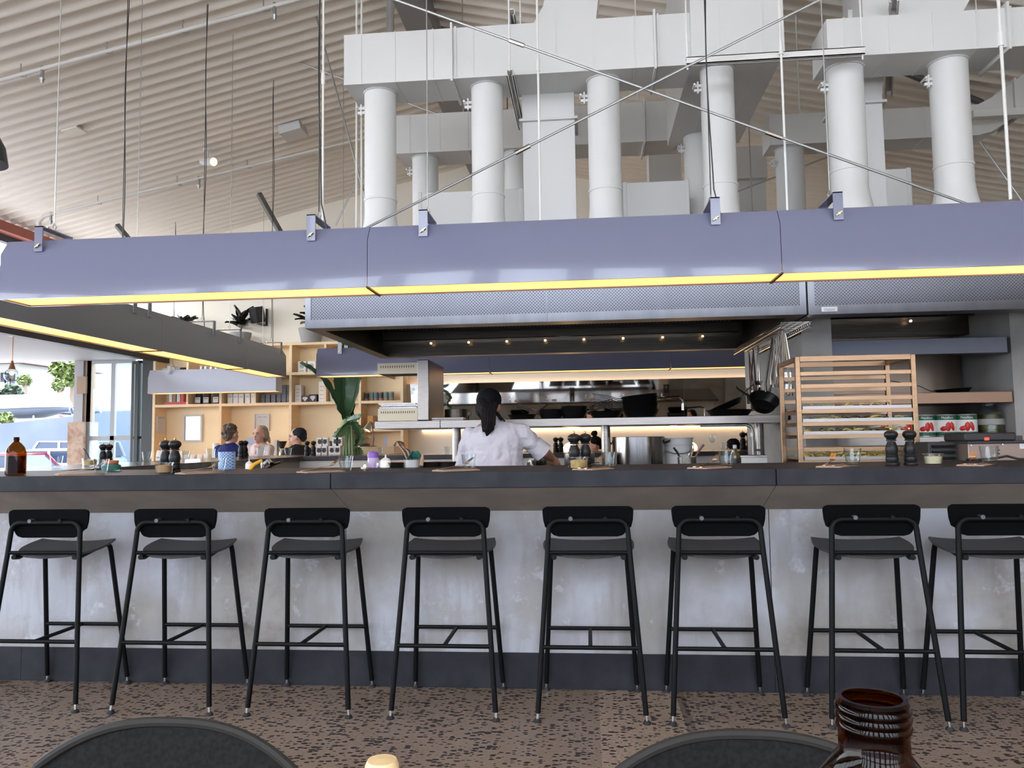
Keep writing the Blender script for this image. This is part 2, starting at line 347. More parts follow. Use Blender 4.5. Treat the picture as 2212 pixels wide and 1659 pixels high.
# ================================================================== roof services
mp = M('white sprinkler pipe', (.66, .64, .60), .4)
def pipe(name, pts, r, mat, label, cat, group=None): return tag(MB().tube(pts, r, 10).build(name, mat), label, cat, group)
for k, (pa, pb, lab, heads) in enumerate((((-60, 190), (690, -14), 'long white sprinkler pipe crossing the cream roof high on the left', (94, 595)),
                                         ((112, 462), (800, 296), 'lower white sprinkler pipe with an elbow near the left eave', (110, 430)))):
    a = roof(*pa, .10); b2 = roof(*pb, .10); t_ = thing('sprinkler_pipe', lab, 'pipe', a, group='sprinkler pipes under the left roof slope')
    m = MB().tube([a, b2], .022, 10)
    if k: m.tube([a, a-V3((.12, 0, .03)), a-V3((.2, 0, .12)), a-V3((.2, 0, .75))], .03, 10)
    m.build('pipe_run', mp, t_)
    for hx in heads:
        f = (hx-pa[0])/(pb[0]-pa[0]); q = a.lerp(b2, f)
        MB().cyl(q+V3((0, 0, .03)), q-V3((0, 0, .10)), .018).cyl(q-V3((0, 0, .10)), q-V3((0, 0, .15)), .028, .012).build('sprinkler_head', m_galv, t_)
    for f in (.15, .4, .62, .85):
        q = a.lerp(b2, f); MB().tube([q+V3((-.03, 0, -.02)), q+V3((-.03, 0, .11))], .006, 6).tube([q+V3((-.03, 0, -.025)), q+V3((.03, 0, -.03)), q+V3((.03, 0, .02))], .006, 6).build('pipe_hanger', m_galv, t_)
def ceil_plate(px, py, w, h, lab, name='ceiling_plate', cat='plate', mat=m_ceil):
    q = roof(px, py, .0); R_ = Matrix.Rotation(-atan2(RS, 1)*(1 if px < 935 else -1), 4, 'Y'); R_.translation = q
    m = MB(); m.box(-w/2, w/2, -w/2, w/2, -h, .02, R_); return tag(m.build(name, mat), lab, cat)
ceil_plate(505, 287/1.0, .22, .05, 'flat square cover plate on the roof sheeting left of the spotlight') if False else None
ceil_plate(160, 284, .20, .012, 'flat square cover plate on the roof sheeting near the left edge')
ceil_plate(632, 277, .30, .10, 'pale boxy unit fixed to the roof sheeting left of the white ducts', 'junction_box', 'junction box', m_white)
# spotlight on the roof
q = roof(448, 322, .02); t_ = thing('spotlight', 'small white spotlight with a lit lens under the roof sheeting', 'spotlight', q)
MB().cyl(q, q-V3((0, 0, .03)), .055).cyl(q-V3((0, 0, .03)), q-V3((.0, 0, .17)), .014).build('mount', m_white, t_)
a = q+V3((-.07, .02, -.16)); b2 = q+V3((.14, -.10, -.22))
MB().cyl(a, b2, .055, .06).build('barrel', m_white, t_); d_ = (b2-a).normalized(); MB().cyl(b2, b2+d_*.008, .048).build('lens', m_bulb, t_)
# steel struts at the gable
for (x0, y0, x1, y1, lab) in ((560, 420, 600, 492, 'dark steel strut running down from the roof to the gable wall'), (253, 487, 268, 505, 'short dark strut end by the far gable above the light')):
    a = at(x0, y0, 10.6); b2 = at(x1, y1, 10.6); u_ = (b2-a)
    MB_ = MB().tube([a-u_*.02, b2+u_*.6], .045, 4); tag(MB_.build('roof_strut', M('brown steel', (.12, .11, .10), .5)), lab, 'strut')
# ================================================================== ducts
def duct(name, lab, x0, x1, y0, y1, z0, z1, seams=(), flanges=(), group='long white air ducts'):
    t_ = thing(name, lab, 'duct', ((x0+x1)/2, (y0+y1)/2, z0), group=group)
    m = MB(); m.box(x0, x1, y0, y1, z0, z1)
    for s in seams: m.box(s-.004, s+.004, y0-.004, y1+.004, z0-.004, z1+.004)
    m.box(x0+.001, x1-.001, y0-.007, y0+.01, z0-.006, z0+.008)
    m.build('duct_body', m_duct, t_)
    for s in flanges:
        f = MB(); f.box(s-.008, s+.008, y0-.03, y1+.03, z0-.03, z0); f.box(s-.008, s+.008, y0-.03, y1+.03, z1, z1+.03)
        f.box(s-.008, s+.008, y0-.03, y0, z0, z1); f.box(s-.008, s+.008, y1, y1+.03, z0, z1); f.box(s+.018, s+.034, y0-.008, y1+.008, z0-.008, z1+.008)
        f.build('duct_flange', m_duct, t_)
    return t_
X = lambda px, Y, py=300: at(px, py, Y).x
DZ0, DZ1 = 3.892, 4.282
duct('air_duct', 'long white box duct across the upper middle over four round ducts', -1.787, .80, 5.6, 5.98, DZ0, DZ1,
     [X(p, 5.6, 100) for p in (780, 853, 935, 1022, 1200, 1280, 1370)], [X(976, 5.6, 100), X(1414, 5.6, 90)])
duct('air_duct', 'big white plenum duct rising out of the frame right of the middle', .80, 1.455, 5.56, 7.28, DZ0+.03, 5.15, [X(1555, 5.56, 50), X(1647, 5.56, 50)], [], 'tall white plenum ducts')
duct('air_duct', 'white box duct at upper right over the two rightmost round ducts', 1.70, 4.6, 5.40, 5.76, 3.79, 4.06, [X(p, 5.4, 60) for p in (1823, 1920, 2015, 2110)], [X(2175, 5.4, 60)])
duct('air_duct', 'white box duct further back behind the first round ducts', -1.80, .93, 7.28, 7.66, 3.985, 4.365, [X(p, 7.28, 300) for p in (885, 950, 1011, 1250)], [X(1391, 7.28, 260)])
duct('air_duct', 'shadowed white box duct further back on the right', 1.72, 3.55, 7.2, 7.5, 3.86, 4.14, [X(1850, 7.2), X(2000, 7.2)], [])
m = MB(); m.prism([(3.55, 3.86), (3.65, 3.88), (4.2, 4.22), (4.2, 4.57), (3.66, 4.19), (3.55, 4.14)], 'y', 7.2, 7.5); m.prism([(3.85, 3.97), (3.87, 3.98), (3.87, 4.36), (3.85, 4.35)], 'y', 7.17, 7.53)
tag(m.build('duct_bend', m_duct), 'white duct bend climbing toward the roof at the right edge', 'duct')
# fitting on top of the front duct, channel ceiling duct at upper right
m = MB(); m.prism([(.0-.36, DZ1), (.12, DZ1), (.18, DZ1+.5), (-.2, DZ1+.5), (-.27, DZ1+.16)], 'y', 5.66, 5.94)
tag(m.build('duct_takeoff', m_duct), 'curved white takeoff rising from the long middle duct', 'duct')
m = MB(); m.prism([(1.98, 4.06), (2.62, 4.06), (2.95, 4.6), (1.98, 4.6)], 'y', 5.5, 5.9); tag(m.build('duct_takeoff', m_duct), 'tapered white takeoff rising from the upper right duct', 'duct')
# swan-neck risers: extruded side profile
def riser(x0, x1, z0, lab):
    F = []; B = []
    for k in range(9):
        a = k/8*pi/2; F.append((6.02-.0-.30*(1-cos(a)), 3.72+.30*sin(a)-.02)); B.append((6.32-.62*(1-cos(a)), 3.72+.56*sin(a)))
    poly = [(6.02, z0)]+F+B[::-1]+[(6.32, z0)]
    t_ = thing('duct_riser', lab, 'duct', ((x0+x1)/2, 6.2, z0), group='white swan-neck risers')
    m = MB(); m.prism(poly, 'x', x0, x1); m.build('riser_body', m_duct, t_)
    m = MB(); m.box(x0-.025, x1+.025, 5.99, 6.35, 3.70, 3.72); m.build('duct_flange', m_duct, t_)
riser(X(1131, 6.02, 400), X(1244, 6.02, 400), 2.6, 'white swan-neck riser behind the second round duct from the left')
riser(X(1815, 6.02, 350), X(1912, 6.02, 350), 2.6, 'white swan-neck riser behind the fifth round duct from the left')
def plen(px0, px1, py, Y, dep, lab):
    x0 = X(px0, Y, py); x1 = X(px1, Y, py); z1 = at((px0+px1)/2, py, Y).z
    m = MB(); m.box(x0, x1, Y, Y+dep, 2.6, z1); m.box(x0-.006, x0+.03, Y-.006, Y+dep, 2.6, z1+.006); m.box(x1-.03, x1+.006, Y-.006, Y+dep, 2.6, z1+.006)
    tag(m.build('plenum_box', m_duct, bevel=.006), lab, 'plenum box', 'white plenum boxes on the hoods')
plen(904, 1130, 412, 6.6, .7, 'low white plenum box behind the first two round ducts')
plen(1346, 1487, 392, 6.5, .6, 'low white plenum box between the third and fourth round ducts')
plen(1840, 1966, 366, 6.1, .5, 'low white plenum box between the two rightmost round ducts')
m = MB(); m.prism([(X(1132, 6.5, 400), 2.6), (X(1000, 6.5, 440), 2.6), (X(1060, 6.5, 430), 2.95), (X(1132, 6.5, 400), 3.1)][::-1], 'y', 6.42, 6.58)
tag(m.build('duct_gusset', m_duct), 'sloping white gusset beside the middle riser', 'duct')
# round ducts
def rduct(px, Y, r, ztop, lab, grp, zb=2.6):
    x = at(px, 400, Y).x; t_ = thing('round_duct', lab, 'duct', (x, Y, zb), group=grp)
    MB().lathe([(r*1.45, 2.6), (r*1.28, 2.72), (r*1.06, 2.85), (r*1.0, 2.92), (r, ztop+.005)], (x, Y, 0), 36).build('duct_tube', m_duct, t_)
    m = MB(); m.lathe([(r+.004, 3.03), (r+.006, 3.035), (r+.006, 3.045), (r+.004, 3.05)], (x, Y, 0), 36)
    m.build('collar', m_duct, t_); MB().lathe([(r, ztop-.012), (r+.008, ztop-.011), (r+.009, ztop)], (x, Y, 0), 36).build('top_flange', m_duct, t_)
    m = MB(); m.box(x-r-.05, x-r+.01, Y-.03, Y-.015, ztop-.13, ztop-.11); m.box(x-r-.05, x-r+.01, Y-.03, Y-.015, ztop-.165, ztop-.145)
    m.box(x-r-.028, x-r-.018, Y-.035, Y-.01, ztop-.18, ztop-.09); m.cyl((x-r-.05, Y-.06, ztop-.12), (x-r-.05, Y+.02, ztop-.12), .008); m.build('clamp', m_duct, t_)
ords = ['first', 'second', 'third', 'fourth', 'fifth', 'sixth', 'seventh', 'eighth', 'ninth']
for i, px in enumerate((822, 1054.5, 1308, 1556)): rduct(px, 5.79, .122, DZ0 if i < 3 else DZ0+.03, 'white round duct, %s from the left in the front row above the hood' % ords[i], 'front row of round ducts')
for i, px in enumerate((1835, 2062)): rduct(px, 5.60, .125, 3.79, 'white round duct, %s of the two under the upper right box duct' % ('left', 'right')[i], 'front row of round ducts')
for i, (px, zt) in enumerate(((919, 3.985), (1118, 3.985), (1510, 3.95), (1708, 3.86))):
    rduct(px, 7.46 if i < 2 else 7.36 if i == 3 else 7.1, .128, zt, 'white round duct of the back row, %s' % ['behind the first front one', 'mostly hidden by the middle riser', 'left of the fourth front one, in shade', 'in shade right of the plenum duct'][i], 'back row of round ducts')
# channels and hanger rods
mch = M('white slotted channel', (.70, .69, .66), .45)
def channel(a, b2, w, lab):
    a = V3(a); b2 = V3(b2); d = (b2-a).normalized(); s_ = V3((-d.y, d.x, 0)); m = MB()
    def bar(o0, o1, z0, z1):
        vs = [p+s_*o+V3((0, 0, z)) for z in (z0, z1) for o in (o0, o1) for p in (a, b2)]
        m.add(vs, [(0, 2, 3, 1), (4, 5, 7, 6), (0, 1, 5, 4), (2, 6, 7, 3), (0, 4, 6, 2), (1, 3, 7, 5)])
    bar(-w/2, w/2, w-.006, w); bar(-w/2, -w/2+.006, 0, w); bar(w/2-.006, w/2, 0, w); bar(-w/2, -w/2+.014, 0, .006); bar(w/2-.014, w/2, 0, .006)
    return tag(m.build('hanger_channel', mch), lab, 'channel', 'slotted duct hangers')
a = at(1482, 136, 5.3); b2 = at(1866, 116, 5.3); channel((a.x, 5.3, a.z-.02), (b2.x, 5.3, a.z-.02), .05, 'horizontal white channel in front of the upper right duct end')
a = at(1103, 165, 5.55); channel((a.x, 5.5, DZ0-.055), (a.x, 6.5, DZ0-.055), .05, 'white channel under the long middle duct between the second and third round ducts')
a = at(1106, 40, 5.55); channel((a.x, 5.5, DZ1+.012), (a.x, 6.1, DZ1+.012), .05, 'white channel lying across the top of the long middle duct')
a = at(1900, 25, 5.3); channel((at(1862, 40, 5.9).x, 5.3, 4.10), (at(1862, 40, 5.9).x+.55, 6.9, 4.12), .06, 'white channel lying across the top of the upper right duct')
def rod(px, Y, pyb, r, mat, lab, grp, zb=None, coupler=None):
    b_ = at(px, pyb, Y); zb = b_.z if zb is None else zb; zt = roofz(b_.x)+.02
    t_ = thing('hanger_rod', lab, 'rod', (b_.x, Y, zb), group=grp); MB().cyl((b_.x, Y, zb), (b_.x, Y, zt), r, n=8).build('rod', mat, t_)
    if coupler:
        zc = at(px, coupler, Y).z; MB().cyl((b_.x, Y, zc-.045), (b_.x, Y, zc+.045), r*1.8, n=8).build('coupler', mat, t_)
gr = 'rods hanging from the roof'
rod(1101, 5.5, 165, .006, m_wrod, 'white rod down to the channel under the middle duct', gr, DZ0-.02)
rod(1168, 5.35, 480, .008, m_wrod, 'white rod passing in front of the middle duct beside the second round duct', gr, 2.62, 140)
rod(1485, 5.3, 136, .006, m_wrod, 'white rod holding the left end of the horizontal channel', gr, a.z-.1 if False else at(1482, 136, 5.3).z-.05)
rod(1863, 5.3, 116, .006, m_wrod, 'white rod holding the right end of the horizontal channel', gr, at(1482, 136, 5.3).z-.05)
rod(1702, 5.25, 480, .008, m_wrod, 'white rod between the plenum duct and the upper right duct', gr, 2.62, 103)
rod(2186, 5.0, 480, .010, m_wrod, 'white rod crossing in front of the upper right duct near the right edge', gr, 2.62, 83)
rod(770, 6.6, 480, .009, m_wrod, 'left rod of the pair left of the first round duct', gr, 2.62)
rod(781, 6.6, 480, .009, m_wrod, 'right rod of the pair left of the first round duct', gr, 2.62)
rod(697, 5.2, 480, .0075, m_wrod, 'white rod with a coupler well left of the ducts', gr, 2.62, 170)
rod(1728, 7.3, 255, .006, m_wrod, 'thin rod down to the shadowed back right duct', gr, 4.14)
rod(1378, 7.4, 222, .006, m_wrod, 'thin rod down to the back duct between third and fourth round ducts', gr, 4.36)
rod(1001, 7.4, 245, .006, m_galv, 'thin dark rod down to the back duct left of the second round duct', gr, 4.36)
rod(1625, 8.2, 470, .006, m_galv, 'thin dark rod right of the fourth round duct', gr)
rod(1124, 6.0, 40, .006, m_wrod, 'thin rod above the middle duct right of its channel', gr, DZ1)
rod(2116, 5.8, 150, .006, m_wrod, 'thin rod above the upper right duct', gr, 4.06)
p_ = at(843, 80, 6.9); tag(MB().cyl((p_.x, 6.9, DZ1-.02), (p_.x, 6.9, roofz(p_.x)), .035, n=14).build('steel_post', m_galv), 'grey steel pipe rising behind the left end of the middle duct', 'pipe')
# crossed brace rods with turnbuckles
def brace(pts, Y, mids, lab, ex0, ex1):
    a = at(*pts[0], Y); b2 = at(*pts[1], Y); d = (b2-a); a2 = a-d*ex0; b3 = b2+d*ex1
    t_ = thing('brace_rod', lab, 'brace rod', a2, group='steel brace rods'); MB().tube([a2, b3], .009, 8).build('rod', m_galv, t_)
    for mx_ in mids:
        f = (mx_-pts[0][0])/(pts[1][0]-pts[0][0]); q = a.lerp(b2, f); u_ = d.normalized(); MB().cyl(q-u_*.055, q+u_*.055, .016, n=8).build('turnbuckle', m_chrome, t_)
brace(((855, 0), (2060, 430)), 5.15, (1135, 1695), 'brace rod falling from upper left to lower right across the ducts', .12, .10)
brace(((820, 478), (1770, 0)), 5.10, (1136,), 'brace rod climbing from lower left to upper right across the ducts', .10, .16)
brace(((460, 65), (775, 183)), 8.6, (), 'thin brace rod under the left roof slope going behind the ducts', .02, 1.2)
brace(((668, -20), (800, 470)), 7.8, (), 'steep dark brace rod left of the first round duct', .05, .05)
brace(((728, 480), (795, 340)), 8.4, (), 'short pale brace rod rising behind the first round duct', .05, .9)
brace(((2105, 290), (2212, 440)), 7.9, (), 'thin brace rod below the duct bend at the right edge', .1, .1)
brace(((1590, 415), (1760, 350)), 9.0, (), 'thin dark brace rod behind the fourth round duct', .2, .3)
for (pa, pb, r, lab) in (((1180, -6), (1262, 22), .03, 'grey conduit on the right roof slope above the middle duct'), ((1940, 150), (2120, 222), .035, 'dark conduit under the right roof slope behind the upper right duct')):
    tag(MB().tube([roof(*pa, .06), roof(*pb, .06)], r, 8).build('conduit', M('dark conduit', (.10, .10, .10), .5)), lab, 'conduit')
# far right roof box ducts seen through the gaps
m = MB(); m.box(X(1590, 9.6), X(1655, 9.6), 9.6, 10.4, 4.35, 4.75); m.prism([(X(1596, 9.6), 3.9), (X(1655, 9.6), 3.9), (X(1655, 9.6), 4.35), (X(1596, 9.6), 4.35)], 'y', 9.7, 10.3)
tag(m.build('roof_duct', m_duct), 'small pale duct box far back right of the plenum duct', 'duct')
m = MB(); m.box(X(1400, 9.0), X(1470, 9.0), 9.0, 9.3, 3.6, 4.5); tag(m.build('roof_duct', m_duct), 'narrow pale duct far back between third and fourth round ducts', 'duct')
m = MB(); m.box(X(2100, 6.9), 4.6, 6.85, 6.93, at(2150, 240, 6.9).z-.06, at(2150, 240, 6.9).z); tag(m.build('hanger_channel', mch), 'horizontal channel under the duct bend at the right edge', 'channel', 'slotted duct hangers')
# ================================================================== bar counter (U shape)
CT, CF = 1.045, 3.5
s1 = at(714, 1040, CF).x; s2 = at(1677, 1030, CF).x; w1 = at(744, 1200, 3.8).x; w2 = at(1666, 1200, 3.8).x
t_ = thing('bar_counter', 'long bar counter with charcoal top and mottled concrete front behind the black bar stools', 'counter', (0, 3.9, 0))
for i, (a, b2) in enumerate(((-3.95, s1), (s1, s2), (s2, 4.6))):
    m = MB(); m.box(a+.0015, b2-.0015, CF, 4.31, .972, CT); m.build('counter_slab', m_stonetop if False else m_stone, t_, bevel=.003)
for a, b2 in ((-3.95, w1), (w1, w2), (w2, 4.6)):
    k = MB(); k.prism([(CF+.012, .971), (3.822, .842), (3.822, .971)], 'x', (a+.002) if a < -3 else (s1 if a == w1 else s2)+.0015, (b2-.002) if b2 > 4 else (s1 if b2 == w1 else s2)-.0015); k.build('fascia', m_under, t_)
    k = MB(); k.box(a+.002, b2-.002, 3.822, 4.15, .165, .86); k.build('concrete_panel', m_conc, t_)
pl = [-3.95, at(38, 1440, 3.79).x, w1, w2, 4.6]
for a, b2 in zip(pl, pl[1:]):
    k = MB(); k.box(a+.001, b2-.001, 3.814, 4.12, 0, .167); k.build('plinth', m_stone, t_)
m = MB(); m.box(-3.1, 4.6, 4.15, 4.28, .1, .97); m.build('kitchen_side_panel', m_dsteel, t_)
t_ = thing('bar_counter', 'left leg of the bar counter running back under the left light fixture', 'counter', (-3.52, 6.3, 0))
m = MB(); m.box(-3.97, -3.10, 4.313, 8.30, 1.0, CT); m.build('counter_slab', m_stonetop, t_, bevel=.003)
m = MB(); m.box(-3.72, -3.16, 4.2, 8.4, .1, 1.0); m.build('cabinet_body', M('brown steel cabinet', (.30, .25, .21), .45, .4), t_)
t_ = thing('bar_counter', 'back leg of the bar counter beyond the cooking suite', 'counter', (-.7, 8.85, 0))
m = MB(); m.box(-3.97, 2.7, 8.303, 9.42, 1.0, CT); m.build('counter_slab', m_stonetop, t_, bevel=.003)
m = MB(); m.box(-3.16, 2.65, 8.36, 8.8, .1, .999); m.build('cabinet_body', M('pale steel cabinet', (.72, .66, .60), .4, .1), t_)
m = MB(); m.box(-3.72, 2.65, 8.82, 9.12, .0, .999); m.build('concrete_panel', M('lightened concrete', (.6, .59, .57), .8), t_)  # counter concrete lightened in colour because this side is unlit
# ================================================================== bar stools
def make_stool(label):
    t_ = thing('bar_stool', label, 'stool', (0, 0, 0), group='row of black bar stools')
    for s in (-1, 1):
        foot = MB(); pts = [(s*.2255, -.2075, .035), (s*.178, -.137, .69)]
        m = MB(); m.tube(pts, .0115, 10); lg = m.build('leg', m_black, t_, local=True)
        q = V3((s*.228, -.211, 0)); MB().cyl(q+V3((0, 0, .012)), q+V3((-s*.002, .003, .04)), .006, n=8).build('glide_pin', m_chrome, lg, local=True)
        MB().lathe([(.017, 0), (.017, .006), (.010, .014)], q, 12).build('glide_foot', m_dark, lg, local=True)
        m = MB(); m.tube([(s*.2125, .2075, .035), (s*.1735, .112, .665), (s*.171, .106, .690), (s*.166, .093, .702), (s*.160, .07, .704), (s*.150, -.10, .668), (s*.15, -.135, .672)], .0115, 10); lg = m.build('leg', m_black, t_, local=True)
        q = V3((s*.2135, .2105, 0)); MB().cyl(q+V3((0, 0, .012)), q+V3((-s*.002, -.003, .04)), .006, n=8).build('glide_pin', m_chrome, lg, local=True)
        MB().lathe([(.017, 0), (.017, .006), (.010, .014)], q, 12).build('glide_foot', m_dark, lg, local=True)
    arc = []
    for k in range(7):
        a = k/6*pi/2; arc.append((.172-.045*(1-cos(a)), -.128+.004*sin(a), .785+.045*sin(a)))
    loop = [(.178, -.137, .69)]+arc+[(-x, y, z) for x, y, z in arc[::-1]]+[(-.178, -.137, .69)]
    MB().tube(loop, .0115, 10).build('back_frame', m_black, t_, local=True)
    MB().tube([(-.176, -.134, .692), (.176, -.134, .692)], .009, 8).build('seat_rail', m_black, t_, local=True)
    MB().tube([(-.207, -.18, .30), (.207, -.18, .30)], .0095, 8).build('footrest', m_black, t_, local=True)
    MB().tube([(-.194, .165, .30), (.194, .165, .30)], .0095, 8).build('footrest', m_black, t_, local=True)
    MB().tube([(0, -.18, .30), (0, .165, .30)], .009, 8).build('stretcher', m_black, t_, local=True)
    # backrest: curved plywood panel, wider at the top with rounded corners
    out = []
    def rc(cx, cz, r, a0, a1, n=6): return [(cx+r*cos(a0+(a1-a0)*k/n), cz+r*sin(a0+(a1-a0)*k/n)) for k in range(n+1)]
    half = rc(.178, .868, .021, pi/2, 0)+[(.196, .83), (.188, .80)]+rc(.128, .800, .042, 0-.25, -pi/2)
    out = half+[(-x, z) for x, z in half[::-1]]; n = len(out)
    yy = lambda x: -.112+.30*(.2**2-x*x)*.5
    m = MB(); cz_ = [(x, yy(x), z) for x, z in out]
    # triangulated strips so the panel can curve
    rows = 9; vs = []; fs = []
    zs = [.758+(.889-.758)*j/14 for j in range(15)]
    def hw(z):
        best = 0
        for (xa, za), (xb, zb) in zip(half, half[1:]):
            lo, hi = min(za, zb), max(za, zb)
            if lo-1e-9 <= z <= hi+1e-9: best = max(best, xa if abs(zb-za) < 1e-9 else xa+(xb-xa)*(z-za)/(zb-za))
        return max(best, .12)
    zlo = min(z for x, z in half); zhi = max(z for x, z in half)
    m.sheet(lambda u, v: ((2*u-1)*hw(zlo+(zhi-zlo)*v), yy((2*u-1)*hw(zlo+(zhi-zlo)*v)), zlo+(zhi-zlo)*v), 14, 22, .011)
    bk = m.build('backrest', m_sback, t_, local=True)
    for s in (-1, 1): MB().cyl((s*.075, -.138, .838), (s*.075, -.108, .838), .0095, n=10).build('backrest_stud', M('dull steel stud', (.10, .10, .11), .4, .6) if s < 0 else m_black, bk, local=True)
    # seat: broad front, rounded rear, gently dished
    def seat(u, v):
        y = -.150+.265*v; f = max(0, 1-(1-min(v*1.5, 1))**2.2)**.5; w = .205*max(f, .02)*(1-.06*max(0, v-.75)/.25)
        x = (2*u-1)*w; z = .676+.040*v+.012*(abs(2*u-1)**2.2)*v
        return (x, y, z)
    MB().sheet(seat, 16, 16, .010).build('seat', m_seat, t_, local=True)
    return t_
scx = [-2.53, -1.907, -1.28, -.64, -.009, .553, 1.19, 1.70]
slab = ['leftmost black bar stool, partly cut by the left edge of the frame', 'second black bar stool from the left at the concrete counter', 'third black bar stool from the left at the concrete counter',
        'fourth black bar stool from the left, in front of the woman in white', 'fifth black bar stool from the left, seen squarely from behind', 'sixth black bar stool from the left, left of the right counter seam',
        'seventh black bar stool, second from the right at the concrete counter', 'rightmost black bar stool, partly cut by the right edge of the frame']
st0 = make_stool(slab[0]); st0.location = (scx[0], 3.588, 0)
for i in range(1, 8): dup(st0, (scx[i], 3.588, 0), 0, slab[i])
for i in range(8):
    dup(st0, (-2.75+i*.66, 9.30, 0), pi, 'black bar stool on the far side of the back counter, seen in the wall mirror', 'stools behind the back counter, seen in the mirror')
# ================================================================== linear light fixtures
FZ0, FZ1 = 1.983, 2.313
def fixture(label, axis, c, a0, a1, seams, brk, mat, z0=FZ0, z1=FZ1, hw=.12, group='hanging trough lights'):
    """axis x: runs in X at Y=c; axis y: runs in Y at X=c.  s along, o across."""
    P = (lambda s, o, z: V3((s, c+o, z))) if axis == 'x' else (lambda s, o, z: V3((c+o, s, z)))
    t_ = thing('trough_light', label, 'light fixture', P((a0+a1)/2, 0, z0), group=group)
    out = [(-hw, z0), (-hw+.004, z0+.25), (-hw+.055, z1), (hw-.055, z1), (hw-.004, z0+.25), (hw, z0)]
    inn = [(hw-.008, z0), (hw-.012, z0+.05), (-hw+.012, z0+.05), (-hw+.008, z0)]
    poly = out+inn; n = len(poly); cuts = [a0]+list(seams)+[a1]
    for b0, b1 in zip(cuts, cuts[1:]):
        m = MB(); vs = [P(b0+.0015, o, z) for o, z in poly]+[P(b1-.0015, o, z) for o, z in poly]
        m.add(vs, [tuple(range(n))[::-1], tuple(range(n, 2*n))]+[(i, (i+1) % n, n+(i+1) % n, n+i) for i in range(n)])
        h = m.build('housing', mat, t_)
        m = MB(); e0 = b0+(.012 if b0 == a0 else .004); e1 = b1-(.012 if b1 == a1 else .004)
        vs = [P(s, o, z) for z in (z0+.008, z0+.014) for o in (-hw+.009, hw-.009) for s in (e0, e1)]
        m.add(vs, [(0, 2, 3, 1), (4, 5, 7, 6), (0, 1, 5, 4), (2, 6, 7, 3), (0, 4, 6, 2), (1, 3, 7, 5)]); m.build('diffuser', m_glow, t_)
    m = MB()
    for e in (a0, a1):
        vs = [P(e+(.002 if e == a0 else -.002)+d, o, z) for d in (-.002, .002) for o, z in out]; k = len(out)
        m.add(vs, [tuple(range(k))[::-1], tuple(range(k, 2*k))]+[(i, (i+1) % k, k+(i+1) % k, k+i) for i in range(k)])
    m.build('end_plate', mat, t_)
    for s in seams:
        m = MB(); vs = [P(s+d, o, z) for z in (z0-.004, z0+.006) for o in (-hw-.002, hw) for d in (-.006, .006)]
        m.add(vs, [(0, 2, 3, 1), (4, 5, 7, 6), (0, 1, 5, 4), (2, 6, 7, 3), (0, 4, 6, 2), (1, 3, 7, 5)]); m.build('seam_strip', m_dark, t_)
    for bi in brk:
        s, thick, cab = (bi+(True,))[:3]; m = MB(); g_ = .023
        def bb(o0, o1, za, zb):
            vs = [P(s+d, o, z) for z in (za, zb) for o in (o0, o1) for d in (-g_, g_)]
            m.add(vs, [(0, 2, 3, 1), (4, 5, 7, 6), (0, 1, 5, 4), (2, 6, 7, 3), (0, 4, 6, 2), (1, 3, 7, 5)])
        bb(-hw-.004, -hw+.004, z1-.075, z1+.065); bb(hw-.004, hw+.004, z1-.075, z1+.065); bb(-hw-.004, hw+.004, z1+.059, z1+.065)
        br = m.build('bracket', mat, t_)
        m = MB(); m.cyl(P(s, -hw-.004, z1-.045), P(s, -hw-.014, z1-.045), .006, n=8); m.tube([P(s-.014, -hw-.010, z1-.055), P(s+.014, -hw-.012, z1-.035)], .004, 6)
        m.cyl(P(s, -hw*.45, z1+.065), P(s, -hw*.45, z1+.078), .008, n=8); m.build('wing_bolt', m_brass, br)
        q = P(s, 0, z1+.065); m = MB(); m.tube([q+V3((0, 0, .0)), q+V3((.012, 0, .025)), q+V3((0, 0, .05)), q+V3((-.012, 0, .025))], .0035, 6, closed=True); m.build('eye_hook', m_galv, br)
        top = V3((q.x, q.y, roofz(q.x)+.01)); m = MB(); m.cyl(q+V3((0, 0, .05)), top, .003, n=6); cb = m.build('suspension_cable', m_galv if thick < .006 else m_dark, t_)
        if thick >= .006:
            pts = []
            for k in range(40):
                f = k/39; pts.append(q.lerp(top, f)+V3((.008+.010*sin(f*11+s*3), -.006+.004*cos(f*9), .0)))
            pts[0] = P(s+.05, .0, z1-.01); MB().tube(pts, .0036, 6).build('power_flex', m_dark, t_)
    return t_
FY = 4.02
fx = lambda px, py=480: at(px, py, 3.9).x
fixture('long grey trough light hanging over the front counter', 'x', FY, -3.16, 4.4, [fx(793, 550), fx(1687, 520)],
        [(fx(85), .003), (fx(672), .006), (fx(914), .003), (fx(1546), .006), (fx(1812), .003), (3.2, .003)], m_fix)
XF = -3.66
yb = lambda px: -(XF+.12)*0+atx(px, 690, XF+.12).y
fixture('grey trough light hanging over the left counter leg, running away from the camera', 'y', XF, 4.35, 8.92, [6.2, 7.86],
        [(5.8, .006), (yb(323), .003), (yb(463), .006), (yb(520), .003), (yb(608), .006)], m_fixd, z0=1.973, z1=2.303)
o_ = bpy.data.objects[-1] if False else None
fixture('grey trough light hanging over the back counter behind the exhaust hood', 'x', 8.87, at(683, 780, 8.75).x, at(1660, 780, 8.75).x, [at(1057, 780, 8.75).x, at(1449, 780, 8.75).x],
        [(at(734, 745, 8.75).x, .003), (at(1100, 745, 8.75).x, .006), (1.2, .003)], m_fix, z0=1.958, z1=2.288)
fixture('short grey trough light hanging near the plywood shelves', 'x', 12.02, at(319, 830, 11.9).x, at(596, 830, 11.9).x, [],
        [(at(365, 795, 11.9).x, .006), (at(560, 795, 11.9).x, .003)], M('pale lilac enamel', (.42, .42, .47), .3), z0=2.02, z1=2.40)
